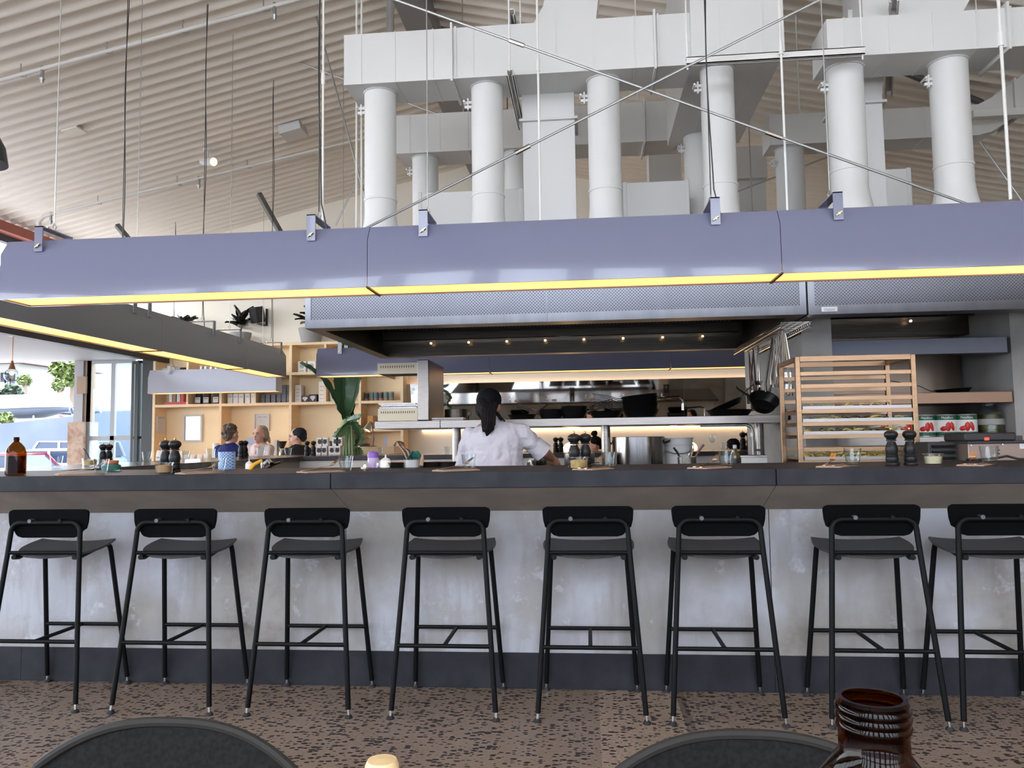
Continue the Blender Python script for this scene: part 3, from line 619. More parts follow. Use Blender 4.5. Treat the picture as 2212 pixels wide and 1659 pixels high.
# loose cable between front and left fixtures
def cable(px, Y, pyb, r, lab):
    b_ = at(px, pyb, Y); tag(MB().cyl(b_, (b_.x, b_.y, roofz(b_.x)+.01), r, n=6).build('hanging_cable', m_dark), lab, 'cable')
# ================================================================== table-top things
MILL = [(0, 0), (.172, 0), (.178, .025), (.172, .06), (.150, .085), (.160, .105), (.162, .20), (.150, .225), (.158, .245), (.158, .265), (.135, .285), (.150, .36), (.158, .43), (.145, .50), (.110, .585), (.103, .625), (.128, .645), (.128, .665), (.108, .685), (.135, .725), (.172, .78), (.175, .83), (.150, .88), (.09, .915), (.04, .925), (0, .926)]
m_mill = M('black lacquered wood', (.010, .0095, .010), .38, spec=.3)
protos = {}
def mill(loc, h, label, group, rz=0):
    if 'mill' not in protos:
        t_ = thing('pepper_mill', label, 'pepper mill', (0, 0, 0), group=group)
        MB().lathe([(r*.17, z*.17) for r, z in MILL[:16]]+[(0, .625*.17)], (0, 0, 0), 28).build('mill_body', m_mill, t_, local=True)
        MB().lathe([(0, .626*.17)]+[(r*.17, z*.17) for r, z in MILL[16:]], (0, 0, 0), 28).build('mill_head', m_mill, t_, local=True)
        MB().sph((0, 0, .163), (.0055, .0055, .0065), 12, 8).cyl((0, 0, .155), (0, 0, .16), .003).build('brass_knob', m_brass, t_, local=True)
        protos['mill'] = t_; t_.location = loc; t_.scale = (h/.17,)*3; return t_
    return dup(protos['mill'], loc, rz, label, group, scale=h/.17)
def tumbler(loc, h, label, group, rz=0, water=False):
    k = 'tw' if water else 't'
    if k not in protos:
        t_ = thing('glass_tumbler', label, 'glass', (0, 0, 0), group=group); m = MB()
        m.lathe([(0, .0), (.024, 0), (.0275, .004), (.033, .035), (.0385, .077), (.0395, .080), (.0372, .080), (.0362, .077), (.031, .036), (.0250, .012), (0, .010)], (0, 0, 0), 27); m.build('glass_wall', m_glass, t_, local=True)
        if water: MB().lathe([(0, .0105), (.0249, .0125), (.0305, .0365), (.0318, .045), (0, .045)], (0, 0, 0), 27).build('water', m_water, t_, local=True)
        protos[k] = t_; t_.location = loc; t_.scale = (h/.08,)*3; return t_
    return dup(protos[k], loc, rz, label, group, scale=h/.08)
def ramekin(loc, label, fill, s=1):
    t_ = thing('glass_dish', label, 'dish', loc, group='small glass dishes on the front counter'); x, y, z = loc
    MB().lathe([(0, 0), (.036*s, 0), (.039*s, .004*s), (.043*s, .045*s), (.047*s, .050*s), (.047*s, .054*s), (.042*s, .054*s), (.040*s, .046*s), (.036*s, .006*s), (0, .005*s)], loc, 28).build('dish_wall', m_glass, t_)
    MB().lathe([(0, .0055*s), (.0345*s, .006*s), (.038*s, .038*s), (.02, .042*s), (0, .041*s)], loc, 24).build('dish_filling', fill, t_)
def fork_mesh():
    m = MB()
    hp = [(0, -.115, .004), (0, -.06, .010), (0, -.01, .017), (0, .03, .021)]
    for i in range(3):
        a = V3(hp[i]); b2 = V3(hp[i+1]); wa = (.0075, .006, .0035, .0028)[i]; wb = (.0075, .006, .0035, .0028)[i+1]
        vs = [a+V3((-wa, 0, 0)), a+V3((wa, 0, 0)), b2+V3((wb, 0, 0)), b2+V3((-wb, 0, 0))]; vs += [v-V3((0, 0, .002)) for v in vs]
        m.add(vs, [(0, 1, 2, 3), (4, 7, 6, 5), (0, 4, 5, 1), (1, 5, 6, 2), (2, 6, 7, 3), (3, 7, 4, 0)])
    m.sheet(lambda u, v: ((2*u-1)*(.003+.009*min(1, v*1.6)), .028+.032*v, .021+.012*v*v), 6, 6, .002)
    for k in range(4):
        x = -.0098+k*.00653; m.tube([(x, .058, .0325), (x, .075, .043), (x*.95, .092, .054)], [.0020, .0018, .0010], 6)
    return m
def setting(px, Y, rz, lab, group='place settings along the front counter'):
    p = at(px, 1012, Y); z = CT; x = p.x
    if 'nap' not in protos:
        n = MB(); n.box(-.052, .052, -.10, .10, 0, .0035); n.box(-.050, .035, -.098, .098, .0036, .006)
        protos['nap'] = n.build('paper_napkin', m_kraft, None); protos['fork'] = fork_mesh().build('fork', m_cut, None)
        kn = MB(); kn.sheet(lambda u, v: (.006*(2*u-1)*(1 if v < .5 else 1.35-1.2*abs(v-.62)), -.11+.21*v, .009+.001*v), 4, 14, .002); protos['knife'] = kn.build('table_knife', m_cut, None)
        new = True
    else: new = False
    R_ = Matrix.Rotation(rz, 3, 'Z')
    for key, off, nm, cat in (('nap', (0, 0, .0005), 'folded brown paper napkin ', 'napkin'), ('fork', (-.018, .01, .0085), 'steel fork with raised tines ', 'fork'), ('knife', (.022, 0, .0075), 'steel table knife ', 'knife')):
        o = protos[key] if new else dup(protos[key])
        q = R_ @ V3(off); lo = .0
        o.location = (x+q.x, Y+q.y, z+q.z); o.rotation_euler = (0, 0, rz); tag(o, nm+lab, cat, group)
FCY = 3.68
tl = 'water tumbler, %s from the left along the front counter edge'
for i, (px, pyb, Y, hh, w_) in enumerate(((218, 1027, 3.64, .074, True), (472, 1024, 3.66, .074, False), (747, 1018, 3.70, .074, True), (1013, 1013, 3.70, .074, False), (1317, 1013, 3.72, .078, False), (1570, 1009, 3.72, .078, False), (1843, 1007, 3.72, .080, False), (2138, 1004, 3.72, .082, False))):
    tumbler((at(px, pyb, Y).x, Y, CT+.001), hh, tl % ords[i], 'tumblers along the front counter', 0, w_)
on = ['beside the leftmost front tumbler', 'between the left pepper mills and second tumbler', 'left of the third front tumbler', 'left of the fourth front tumbler, by the woman in white', 'between the middle pepper mills and fifth tumbler', 'left of the sixth front tumbler', 'left of the seventh front tumbler, below the tray rack', 'left of the rightmost front tumbler']
for px, rz, lab in zip((172, 432, 693, 985, 1282, 1532, 1800, 2105), (-.75, -.6, -.7, -.8, -.55, -.7, -.5, -.6), on): setting(px, 3.62, rz, lab)
gm = 'pairs of black pepper mills'
for px, Y, h, lab in ((357, 3.82, .175, 'left black mill of the big pair at the left of the front counter'), (377, 3.76, .175, 'right black mill of the big pair at the left of the front counter'),
                      (1241, 3.80, .178, 'left black mill of the big pair in the middle of the front counter'), (1265, 3.84, .178, 'right black mill of the big pair in the middle of the front counter'),
                      (1928, 3.74, .172, 'left black mill of the big pair in front of the tray rack'), (1968, 3.74, .172, 'right black mill of the big pair in front of the tray rack')):
    mill((at(px, 1010, Y).x, Y, CT+.001), h, lab, gm)
for px, Y, h, lab in ((222, 5.5, .165, 'left mill of the pair on the left counter leg by the glass door'), (235, 5.6, .165, 'right mill of the pair on the left counter leg by the glass door'),
                      (521, 7.6, .19, 'left mill of the pair in front of the man in blue'), (529, 7.7, .19, 'right mill of the pair in front of the man in blue'),
                      (663, 8.7, .18, 'left mill of the pair beside the woman in the apron'), (677, 8.7, .18, 'right mill of the pair beside the woman in the apron'),
                      (1201, 8.7, .18, 'left mill of the small far pair behind the saucepan'), (1212, 8.7, .18, 'right mill of the small far pair behind the saucepan'),
                      (1606, 8.7, .21, 'left mill of the far pair above the white crate'), (1620, 8.7, .21, 'right mill of the far pair above the white crate')):
    mill((at(px, 990, Y).x, Y, CT+.001), h, lab, gm)
yel = M('mustard paste', (.62, .42, .16), .7, noise=(40, (.40, .22, .08), .4, .7)); crm = M('cream butter', (.72, .60, .38), .7)
ramekin((at(354, 1020, 3.66).x, 3.66, CT+.001), 'small glass dish of brownish paste before the left pepper mills', M('brown paste', (.45, .26, .13), .8))
ramekin((at(1250, 1012, 3.66).x, 3.66, CT+.001), 'small glass dish of mustard before the middle pepper mills', yel, 1.05)
ramekin((at(2016, 1003, 3.74).x, 3.74, CT+.001), 'small glass dish of pale butter right of the rack pepper mills', crm, .95)
def bottle(loc, h, r, label, neck=.3, fill=None, name='amber_bottle', thread=False):
    t_ = thing(name, label, 'bottle', loc); rn = r*neck
    pr = [(0, 0), (r*.9, 0), (r, r*.12), (r, h*.56), (r*.97, h*.62), (r*.80, h*.74), (r*.5, h*.83), (rn, h*.88), (rn, h*.92)]
    if thread:
        for k in range(3): z = h*(.925+k*.019); pr += [(rn, z), (rn*1.07, z+.0025), (rn*1.07, z+.0045), (rn, z+.007)]
        pr += [(rn*1.02, h*.985), (rn*1.04, h*.993), (rn*.98, h), (rn*.84, h), (rn*.82, h*.99)]
    else: pr += [(rn*1.15, h*.93), (rn*1.15, h*.955), (rn, h*.96), (rn*1.08, h), (rn*.8, h)]
    MB().lathe(pr+[(rn*.80, h*.9), (rn*.80, h*.87)], loc, 36, None, False).build('bottle_glass', m_amber, t_)
    if fill: MB().lathe([(0, r*.11), (r*.945, r*.17), (r*.945, h*fill), (0, h*fill)], loc, 30).build('bottle_drink', thin('brown drink', (.34, .16, .04), 1.06, .05, 7.0), t_)
bottle((at(33, 1029, 3.66).x, 3.66, CT+.001), .188, .046, 'brown glass bottle standing at the left end of the front counter', .28, .5)
# left-leg and back-counter glasses, jars
for px, Y, hh, lab in ((122, 4.75, .08, 'tumbler on the left counter leg just right of the brown bottle'), (317, 6.6, .085, 'tumbler on the left counter leg left of the big left pepper mills'), (400, 7.3, .085, 'tumbler on the left counter leg right of the big left pepper mills'),
                       (455, 8.0, .10, 'tumbler before the man in blue'), (563, 8.7, .10, 'tumbler before the man in the pale shirt'), (622, 8.9, .09, 'tumbler before the woman in the apron')):
    tumbler((at(px, 995, Y).x, Y, CT+.001), hh, lab, 'tumblers on the left and back counter')
p = at(194, 1010, 5.2); t_ = thing('glass_dish', 'small glass dish of mustard with a spoon on the left counter leg', 'dish', (p.x, 5.2, CT+.001))
MB().lathe([(0, 0), (.045, 0), (.052, .055), (.048, .055), (.042, .006), (0, .006)], (p.x, 5.2, CT+.001), 24).build('dish_wall', m_glass, t_); MB().lathe([(0, .007), (.041, .008), (.046, .04), (0, .045)], (p.x, 5.2, CT+.001), 20).build('dish_filling', yel, t_)
MB().tube([(p.x, 5.2, CT+.05), (p.x-.03, 5.2, CT+.10), (p.x-.05, 5.2, CT+.125)], .004, 6).build('spoon_handle', m_dark, t_)
p = at(240, 1024, 4.1); t_ = thing('clip_jar', 'squat green glass jar with an orange lid behind the leftmost tumbler', 'jar', (p.x, 4.1, CT+.001))
MB().lathe([(0, 0), (.045, 0), (.05, .01), (.05, .03), (.035, .04), (.034, .042), (.033, .042), (.034, .038), (.046, .028), (.046, .012), (0, .006)], (p.x, 4.1, CT+.001), 24).build('jar_body', M('teal glass', (.10, .30, .26), .1, trans=.6), t_)
MB().lathe([(0, .042), (.036, .042), (.038, .046), (.037, .058), (0, .06)], (p.x, 4.1, CT+.001), 24).build('jar_lid', M('orange lid', (.50, .13, .05), .6), t_)
# kitchen-side things standing on the back edge of the front counter
BY = 4.2
def squeeze(px, h, r, mat, lab):
    p = at(px, 1012, BY); l = (p.x, BY, CT+.001); t_ = thing('squeeze_bottle', lab, 'bottle', l, group='squeeze bottles')
    MB().lathe([(0, 0), (r, 0), (r*1.02, h*.1), (r, h*.48), (r*.9, h*.54), (0, h*.54)], l, 20).build('bottle_body', mat, t_)
    MB().lathe([(r*.92, h*.53), (r*.92, h*.6), (r*.45, h*.72), (r*.18, h*.78), (r*.1, h), (0, h)], l, 20).build('nozzle_cap', m_white, t_)
msq = M('milky plastic', (.78, .74, .62), .5)
squeeze(496, .06, .022, msq, 'short cream squeeze bottle behind the second tumbler'); squeeze(538, .055, .02, msq, 'small cream squeeze bottle between blue cup and yellow handle')
squeeze(833, .07, .03, M('white squeeze plastic', (.80, .80, .72), .5), 'white squeeze bottle right of the purple bottle')
p = at(806, 1012, BY); l = (p.x, BY, CT+.001); t_ = thing('drink_bottle', 'purple lidded drink bottle behind the counter left of the utensil tub', 'bottle', l)
MB().lathe([(0, 0), (.027, 0), (.03, .01), (.03, .05), (.028, .055), (0, .055)], l, 20).build('bottle_body', M('translucent lilac', (.62, .50, .75), .2, trans=.5), t_)
MB().lathe([(.031, .055), (.031, .075), (.024, .086), (0, .088)], l, 20).build('bottle_lid', M('purple plastic', (.16, .07, .36), .4), t_)
p = at(490, 1010, BY); l = (p.x, BY, CT+.001); t_ = thing('patterned_cup', 'pale blue cup with dark dot rows behind the second tumbler', 'cup', l)
mcup = perf('dotted blue ceramic', (.25, .38, .60), (.07, .12, .24), 85, 0, .4, .30)
m = MB(); m.lathe([(0, .0), (.045, 0), (.046, .004), (.046, .096), (.0445, .096), (.0445, .008), (0, .006)], l, 32); m.build('cup_body', mcup, t_)
p = at(553, 1012, BY); m = MB(); m.tube([at(538, 1018, 4.12), at(548, 1004, 4.16), at(565, 995, 4.2)], [.008, .011, .009], 10); tag(m.build('yellow_handle', M('yellow plastic', (.70, .40, .03), .5)), 'curved yellow utensil handle sticking up behind the counter', 'utensil')
t_ = thing('basin_tap', 'low chrome tap with a dark lever behind the counter right of the yellow handle', 'tap', (at(590, 1012, 4.6).x, 4.6, .9))
a = at(570, 1005, 4.6); b2 = at(592, 1003, 4.6); MB().cyl((a.x, 4.6, .9), (a.x, 4.6, a.z+.02), .02).tube([(a.x, 4.6, a.z), (a.x+.05, 4.55, a.z+.03), (a.x+.09, 4.5, a.z+.01)], .012, 8).build('tap_body', m_chrome, t_)
MB().tube([at(575, 1012, 4.55), at(590, 1003, 4.55), at(606, 998, 4.55)], [.012, .010, .008], 8).build('tap_lever', m_dsteel, t_)
# prep sink run behind the front counter
m = MB(); m.box(-2.9, -1.35, 4.45, 5.0, .0, .88); tag(m.build('prep_bench', m_steel), 'steel prep bench behind the front counter left of the woman in white', 'bench')
# candle glow on the counter
p = at(788, 1013, 4.0); l = (p.x, 4.0, CT+.001); t_ = thing('tea_light', 'tiny glowing tea light on the front counter right of the third tumbler', 'candle', l)
MB().lathe([(0, 0), (.02, 0), (.02, .010), (.018, .010), (.018, .006), (0, .006)], l, 16).build('candle_cup', m_galv, t_); MB().sph((l[0], l[1], l[2]+.012), (.007, .007, .011), 10, 8).build('flame', m_bulb, t_)
# utensil tub
p = at(893, 1012, BY); l = (p.x, BY, CT+.001); t_ = thing('utensil_tub', 'round steel tub of brushes and a green cloth behind the counter', 'tub', l)
MB().lathe([(0, 0), (.052, 0), (.055, .04), (.058, .042), (.053, .042), (.049, .006), (0, .006)], l, 24).build('tub_body', m_galv, t_)
for i in range(4): MB().tube([V3(l)+V3((-.02+.008*i, 0, .01)), V3(l)+V3((-.06+.012*i, .01, .09)), V3(l)+V3((-.095+.014*i, .01, .135-.01*i))], .004, 6).build('brush_handle', m_dark if i % 2 else m_kraft, t_)
random.seed(3); m = MB(); m.sheet(lambda u, v: (l[0]-.03+.075*u+.01*sin(9*v), l[1]-.03+.06*v, l[2]+.045+.045*sin(pi*u)*(.6+.4*sin(7*v+4*u))), 12, 10, .003); m.build('green_cloth', M('green cloth', (.01, .10, .08), .8), t_)
MB().tube([V3(l)+V3((.05, -.03, .01)), V3(l)+V3((.055, -.03, .04)), V3(l)+V3((.06, -.03, .075))], [.012, .010, .004], 8).build('wooden_handle', m_kraft, t_)
p = at(965, 1010, 4.25); l = (p.x-.03, 4.25, CT+.001)
for i, (px, w) in enumerate(((862, .08), (932, .06), (966, .05))):
    p = at(px, 1010, 4.24); l = (p.x, 4.24, CT+.001); tag(MB().lathe([(0, 0), (w*.8, 0), (w, .025), (w*1.05, .027), (w*.95, .027), (w*.75, .004), (0, .004)], l, 28).build('steel_bowl', m_steel), ['wide shallow steel bowl left of the utensil tub', 'steel bowl right of the utensil tub', 'small steel bowl at the woman\'s left side'][i], 'bowl')
# ================================================================== cooking suite
t_ = thing('cooking_suite', 'long steel cooking suite behind the woman in white', 'range', (-.1, 6.75, 0))
m = MB(); m.box(-1.75, 1.50, 6.15, 7.35, .12, .90); m.box(-1.7, 1.45, 6.2, 7.3, 0, .12); m.build('range_body', m_steel, t_, bevel=.004)
m = MB(); m.box(-1.78, 1.52, 6.10, 7.40, .90, .935); m.build('range_top', m_steel, t_, bevel=.004)
m = MB(); m.tube([(-.75, 6.06, .86), (1.2, 6.06, .86)], .012, 8); m.build('towel_rail', m_chrome, t_)
for i in range(8):
    x = -1.5+i*.4; MB().cyl((x, 7.36, .82), (x, 7.41, .82), .035, n=16).build('control_knob', m_dark, t_); MB().cyl((x+.1, 6.10, .83), (x+.1, 6.14, .83), .03, n=16).build('control_knob', m_dark, t_)
m = MB()
for i in range(7):
    for j in range(6): m.box(-.9+i*.35, -.9+i*.35+.3, 6.25+j*.16, 6.26+j*.16, .935, .962)
    m.box(-.9+i*.35, -.89+i*.35, 6.22, 7.1, .935, .962); m.box(-.62+i*.35, -.61+i*.35, 6.22, 7.1, .935, .962)
m.build('trivet', m_iron, t_)
# gantry shelf on posts
t_ = thing('gantry_shelf', 'steel gantry shelf over the cooking suite carrying black pans', 'shelf', (0, 6.6, .93))
gx = [-1.76, at(951, 915, 6.35).x, 1.575]
for a, b2 in zip(gx, gx[1:]):
    m = MB(); m.box(a+.001, b2-.001, 6.35, 6.95, 1.295, 1.358); m.build('shelf_box', m_steel, t_, bevel=.003)
for px in (984, 1309, 1643):
    x = at(px, 950, 6.5).x; m = MB(); m.cyl((x, 6.55, .935), (x, 6.55, 1.296), .038, n=20); m.lathe([(.06, .935), (.06, .945), (.04, .95)], (x, 6.55, 0), 20); m.build('post', m_steel, t_)
a = at(1626, 918, 6.4)
m = MB(); m.tube([(.9, 6.42, 1.285), (a.x-.05, 6.42, 1.283), (a.x-.015, 6.42, 1.27), (a.x, 6.42, 1.24), (a.x, 6.42, .94)], .013, 10); m.cyl((a.x, 6.42, 1.19), (a.x, 6.42, 1.22), .02); m.cyl((a.x, 6.42, 1.08), (a.x+.08, 6.5, 1.08), .008); m.build('water_pipe', m_galv, t_)
# salamander grill and its twin-deck stand
mcs = M('champagne steel', (.36, .31, .23), .38, .85)
def slotted(x0, x1, y0, y1, z0, z1, lab, nslot, open_=False):
    t_ = thing('salamander_grill', lab, 'grill', ((x0+x1)/2, y0, z0), group='salamander grill decks')
    m = MB(); m.box(x0, x1, y0, y0+.012, z0, z1); m.box(x0, x0+.012, y0+.012, y1, z0, z1); m.box(x1-.012, x1, y0+.012, y1, z0, z1); m.box(x0+.012, x1-.012, y0+.012, y1, z1-.012, z1)
    m.build('grill_shell', mcs, t_)
    m = MB(); m.box(x0+.013, x1-.013, y0+.05, y1-.02, z0+.025, z0+.06); m.build('grill_element', m_dark, t_)
    m = MB()
    for i in range(nslot):
        x = x0+.03+(x1-x0-.06)*i/(nslot-1); m.box(x-.003, x+.003, y0-.002, y0+.003, z1-.040, z1-.022)
    m.build('vent_slots', m_dark, t_); return t_
slotted(-1.738, -1.402, 6.36, 6.92, 1.752, 1.842, 'upper slotted champagne steel grill deck left of the steel column', 15)
slotted(-1.735, -1.398, 6.36, 6.92, 1.360, 1.462, 'lower slotted champagne steel grill deck standing on the gantry shelf', 16)
m = MB(); m.box(-1.396, -1.297, 6.33, 7.0, 1.359, 1.862); tag(m.build('grill_column', m_steel, bevel=.006), 'tall steel column between the grill decks and the saucepan', 'column')
for i, (z, d) in enumerate(((1.465, 0), (1.483, .01), (1.498, -.01))):
    m = MB(); m.box(-1.725+d, -1.41+d, 6.38, 6.9, z, z+.004)
    for k in range(10): m.cyl((-1.72+d+.034*k, 6.38, z+.008), (-1.72+d+.034*k, 6.9, z+.008), .003, n=6)
    m.tube([(-1.725+d, 6.37, z+.008), (-1.41+d, 6.37, z+.008)], .004, 6); tag(m.build('oven_rack', m_chrome), ['bottom', 'middle', 'top'][i]+' one of three wire racks lying on the lower grill deck', 'rack', 'wire racks on the lower grill deck')
# pans and pots on the gantry shelf
GS = 1.359
def pan(x, y, z, r, h, ang, lab, tilt=(0, 0), group='black pans on the gantry shelf', hl=.24, rise=.10):
    R_ = (Euler((tilt[0], tilt[1], 0)).to_matrix() @ Matrix.Rotation(ang, 3, 'Z')); o = V3((x, y, z)); t_ = thing('frying_pan', lab, 'pan', o, group=group)
    MB().lathe([(0, 0), (r*.74, 0), (r*.80, h*.12), (r, h), (r+.003, h+.001), (r*.985, h), (r*.785, h*.16), (r*.73, .004), (0, .004)], o, 36, R_).build('pan_body', m_iron, t_)
    P = [V3((r*.93, 0, h*.72)), V3((r+.03, 0, h*.85)), V3((r+.10, 0, h+rise*.4)), V3((r+hl, 0, h+rise))]
    m = MB(); vs = []
    for i, q in enumerate(P):
        w = (.016, .013, .010, .013)[i]; vs += [o+R_ @ (q+V3((0, s*w, zz))) for s, zz in ((-1, 0), (1, 0), (1, .006), (-1, .006))]
    m.add(vs, [(3, 2, 1, 0), (12, 13, 14, 15)]+[(4*i+k, 4*i+(k+1) % 4, 4*i+4+(k+1) % 4, 4*i+4+k) for i in range(3) for k in range(4)]); m.build('pan_handle', m_iron, t_, bevel=.002)
    return t_
gx_ = lambda px, Y=6.6: at(px, 890, Y).x
pan(gx_(1128), 6.6, GS, .125, .042, .9, 'single shallow frying pan on the gantry shelf nearest the ponytailed woman', hl=.22)
stk = [(1190, 4, .105, .048, .010, 2.9, 'small pan stack beside the single frying pan'), (1239, 5, .112, .05, .013, .35, 'pan stack at mid gantry shelf'),
       (1308, 2, .135, .045, .012, 2.75, 'low wide pair before the tall stack'), (1384, 9, .150, .05, .0165, 2.95, 'tall black pan stack left of the chrome tap')]
for px, n, r, h, dz, ang, lab in stk:
    for k in range(n):
        pan(gx_(px)+.004*sin(k*2.1), 6.62, GS+.001+k*(dz+.0005), r, h, ang+.05*sin(k*1.7), ('%s from the bottom in the ' % (ords[k]+' pan'))+lab, (0, -.012*k if n > 5 else 0), rise=.06, hl=.20 if n < 5 else .24)
# right-hand pans
pan(gx_(1575), 6.6, GS+.001, .19, .05, .3, 'bottom wide steel pan at the right end of the gantry shelf', hl=.12, rise=.02)
pan(gx_(1572), 6.62, GS+.065, .155, .045, .45, 'tilted shiny pan leaning at the right end of the gantry shelf', (0, -.42), hl=.26, rise=.05)
pan(gx_(1648), 6.62, GS+.075, .12, .075, 2.7, 'deep black wok-like pan propped up next to the concrete wall', (.75, .1), hl=.12, rise=.03)
x = gx_(984); l = (x, 6.62, GS+.001); t_ = thing('saucepan', 'small dark saucepan behind the steel column on the gantry shelf', 'saucepan', l)
MB().lathe([(0, 0), (.092, 0), (.098, .006), (.098, .095), (.101, .097), (.094, .097), (.093, .008), (0, .006)], l, 32).build('pot_body', m_dsteel, t_); MB().tube([(x+.09, 6.62, GS+.08), (x+.13, 6.62, GS+.085), (x+.13, 6.62, GS+.04), (x+.1, 6.62, GS+.04)], .007, 6).build('pot_handle', m_iron, t_)
a = gx_(962, 6.42); m = MB(); m.box(-1.28, -1.02, 6.37, 6.5, GS, GS+.004)
for z in (.012, .018): m.tube([(-1.28, 6.37, GS+z), (-1.02, 6.37, GS+z), (-1.02, 6.5, GS+z), (-1.28, 6.5, GS+z)], .004, 6, closed=True)
tag(m.build('steel_tray', m_steel), 'shallow steel tray in front of the small saucepan', 'tray')
# pot-filler tap
t_ = thing('pot_filler', 'jointed chrome pot filler tap right of the tall pan stack', 'tap', (gx_(1522, 6.8), 6.8, GS)); P = lambda px, py: at(px, py, 6.8)
a = P(1522, 882); MB().tube([(a.x, 6.8, GS), a, P(1519, 881), P(1512, 879), P(1478, 882)], .007, 8).build('lower_arm', m_chrome, t_); MB().cyl(P(1476, 886), P(1476, 872), .014).build('joint', m_chrome, t_)
MB().tube([P(1476, 874), P(1475, 866), P(1468, 858), P(1460, 857), P(1420, 860)], .008, 8).build('upper_arm', m_chrome, t_)
# pots on the suite
def stockpot(x, y, z, r, h, lab, mat, name='stock_pot', loops=True):
    l = (x, y, z); t_ = thing(name, lab, 'pot', l); MB().lathe([(0, 0), (r*.97, 0), (r, .008), (r, h), (r+.004, h+.003), (r-.004, h+.003), (r-.006, .01), (0, .008)], l, 48).build('pot_body', mat, t_)
    if loops:
        for s in (-1, 1): MB().tube([(x+s*r, y-.05, z+h*.78), (x+s*(r+.035), y-.045, z+h*.84), (x+s*(r+.045), y, z+h*.88), (x+s*(r+.035), y+.045, z+h*.84), (x+s*r, y+.05, z+h*.78)], .008, 8).build('pot_handle', mat, t_)
    return t_
stockpot(at(1379, 990, 6.6).x, 6.6, .963, .218, .235, 'large shiny steel stock pot right of the middle post', M('stock pot steel', (.33, .315, .30), .16, 1, noise=(7, (.20, .18, .165), .35, .65, (1, 1, .05))))  # vertical streaks in the pot's colour stand in for reflections
t_ = stockpot(at(1265, 1000, 6.5).x-.05, 6.5, .963, .125, .11, 'steel saucepan at the woman\'s right hand', m_steel, 'sauce_pot', False); a = ORG[t_.name]
MB().tube([a+V3((-.09, 0, .112)), a+V3((-.06, 0, .145)), a+V3((.06, 0, .145)), a+V3((.09, 0, .112))], .006, 8).build('pot_lid_handle', m_chrome, t_)
stockpot(at(1165, 1000, 6.2).x, 6.30, .963, .105, .075, 'low steel pan beside the woman\'s hip', m_chrome, 'saute_pan', False)
x = at(1463, 985, 6.75).x; l = (x, 6.75, .963); t_ = thing('plastic_bucket', 'white plastic bucket behind the stock pot', 'bucket', l)
MB().lathe([(0, 0), (.118, 0), (.128, .16), (.136, .163), (.136, .172), (.129, .175), (.131, .215), (.138, .218), (.138, .226), (.128, .226), (.115, .006), (0, .005)], l, 40).build('bucket_body', m_white, t_)
MB().tube([(x-.135, 6.75, 1.13), (x-.125, 6.64, 1.09), (x-.05, 6.60, 1.06), (x+.05, 6.60, 1.06), (x+.125, 6.64, 1.09), (x+.135, 6.75, 1.13)], .004, 6).build('bucket_handle', m_galv, t_)
x = at(1484, 995, 6.2).x; l = (x, 6.2, .963); t_ = thing('tongs_crock', 'steel crock holding tongs and spoons right of the stock pot', 'crock', l)
MB().lathe([(0, 0), (.07, 0), (.072, .075), (.067, .075), (.066, .006), (0, .006)], l, 24).build('crock_body', m_steel, t_)
for i, (dx, tz, mm) in enumerate(((-.10, .15, m_chrome), (-.085, .13, m_chrome), (.05, .14, m_kraft), (.13, .17, M('purple handle', (.16, .08, .10), .4)), (.02, .10, m_chrome))):
    MB().tube([V3(l)+V3((dx*.25, 0, .02)), V3(l)+V3((dx*.7, -.01, tz*.7)), V3(l)+V3((dx, -.01, tz))], [.006, .008, .009], 8).build('utensil_handle', mm, t_)
# crate, bottle and wine glass at the right end
x = at(1627, 985, 6.2).x; m = MB(); m.box(x-.105, x+.09, 6.12, 6.32, .936, 1.045); m.box(x-.112, x+.097, 6.11, 6.33, 1.03, 1.045); tag(m.build('plastic_crate', m_white, bevel=.006), 'white plastic tub beside the right steel post', 'tub')
x = at(1588, 985, 6.15).x; bl = (x, 6.15, .936); t_ = thing('oil_bottle', 'dark glass oil bottle with pale cap beside the white tub', 'bottle', bl); MB().lathe([(0, 0), (.036, 0), (.036, .10), (.03, .13), (.013, .15), (.013, .165), (0, .165)], bl, 20).build('bottle_body', M('olive oil glass', (.10, .075, .02), .2, coat=.4), t_)
MB().lathe([(.015, .165), (.015, .19), (0, .192)], bl, 16).build('bottle_cap', m_white, t_); MB().lathe([(.0363, .03), (.0368, .035), (.0368, .085), (.0363, .09)], bl, 20).build('bottle_label', m_dark, t_)
x = at(1540, 975, 8.7).x; l = (x, 8.7, CT+.001); MBg = MB().lathe([(0, 0), (.035, .002), (.005, .008), (.004, .07), (.03, .10), (.04, .13), (.034, .18), (.032, .18), (.037, .13), (.027, .102), (0, .085)], l, 24); tag(MBg.build('wine_glass', m_glass), 'stemmed wine glass on the back counter before the plain wall', 'glass')
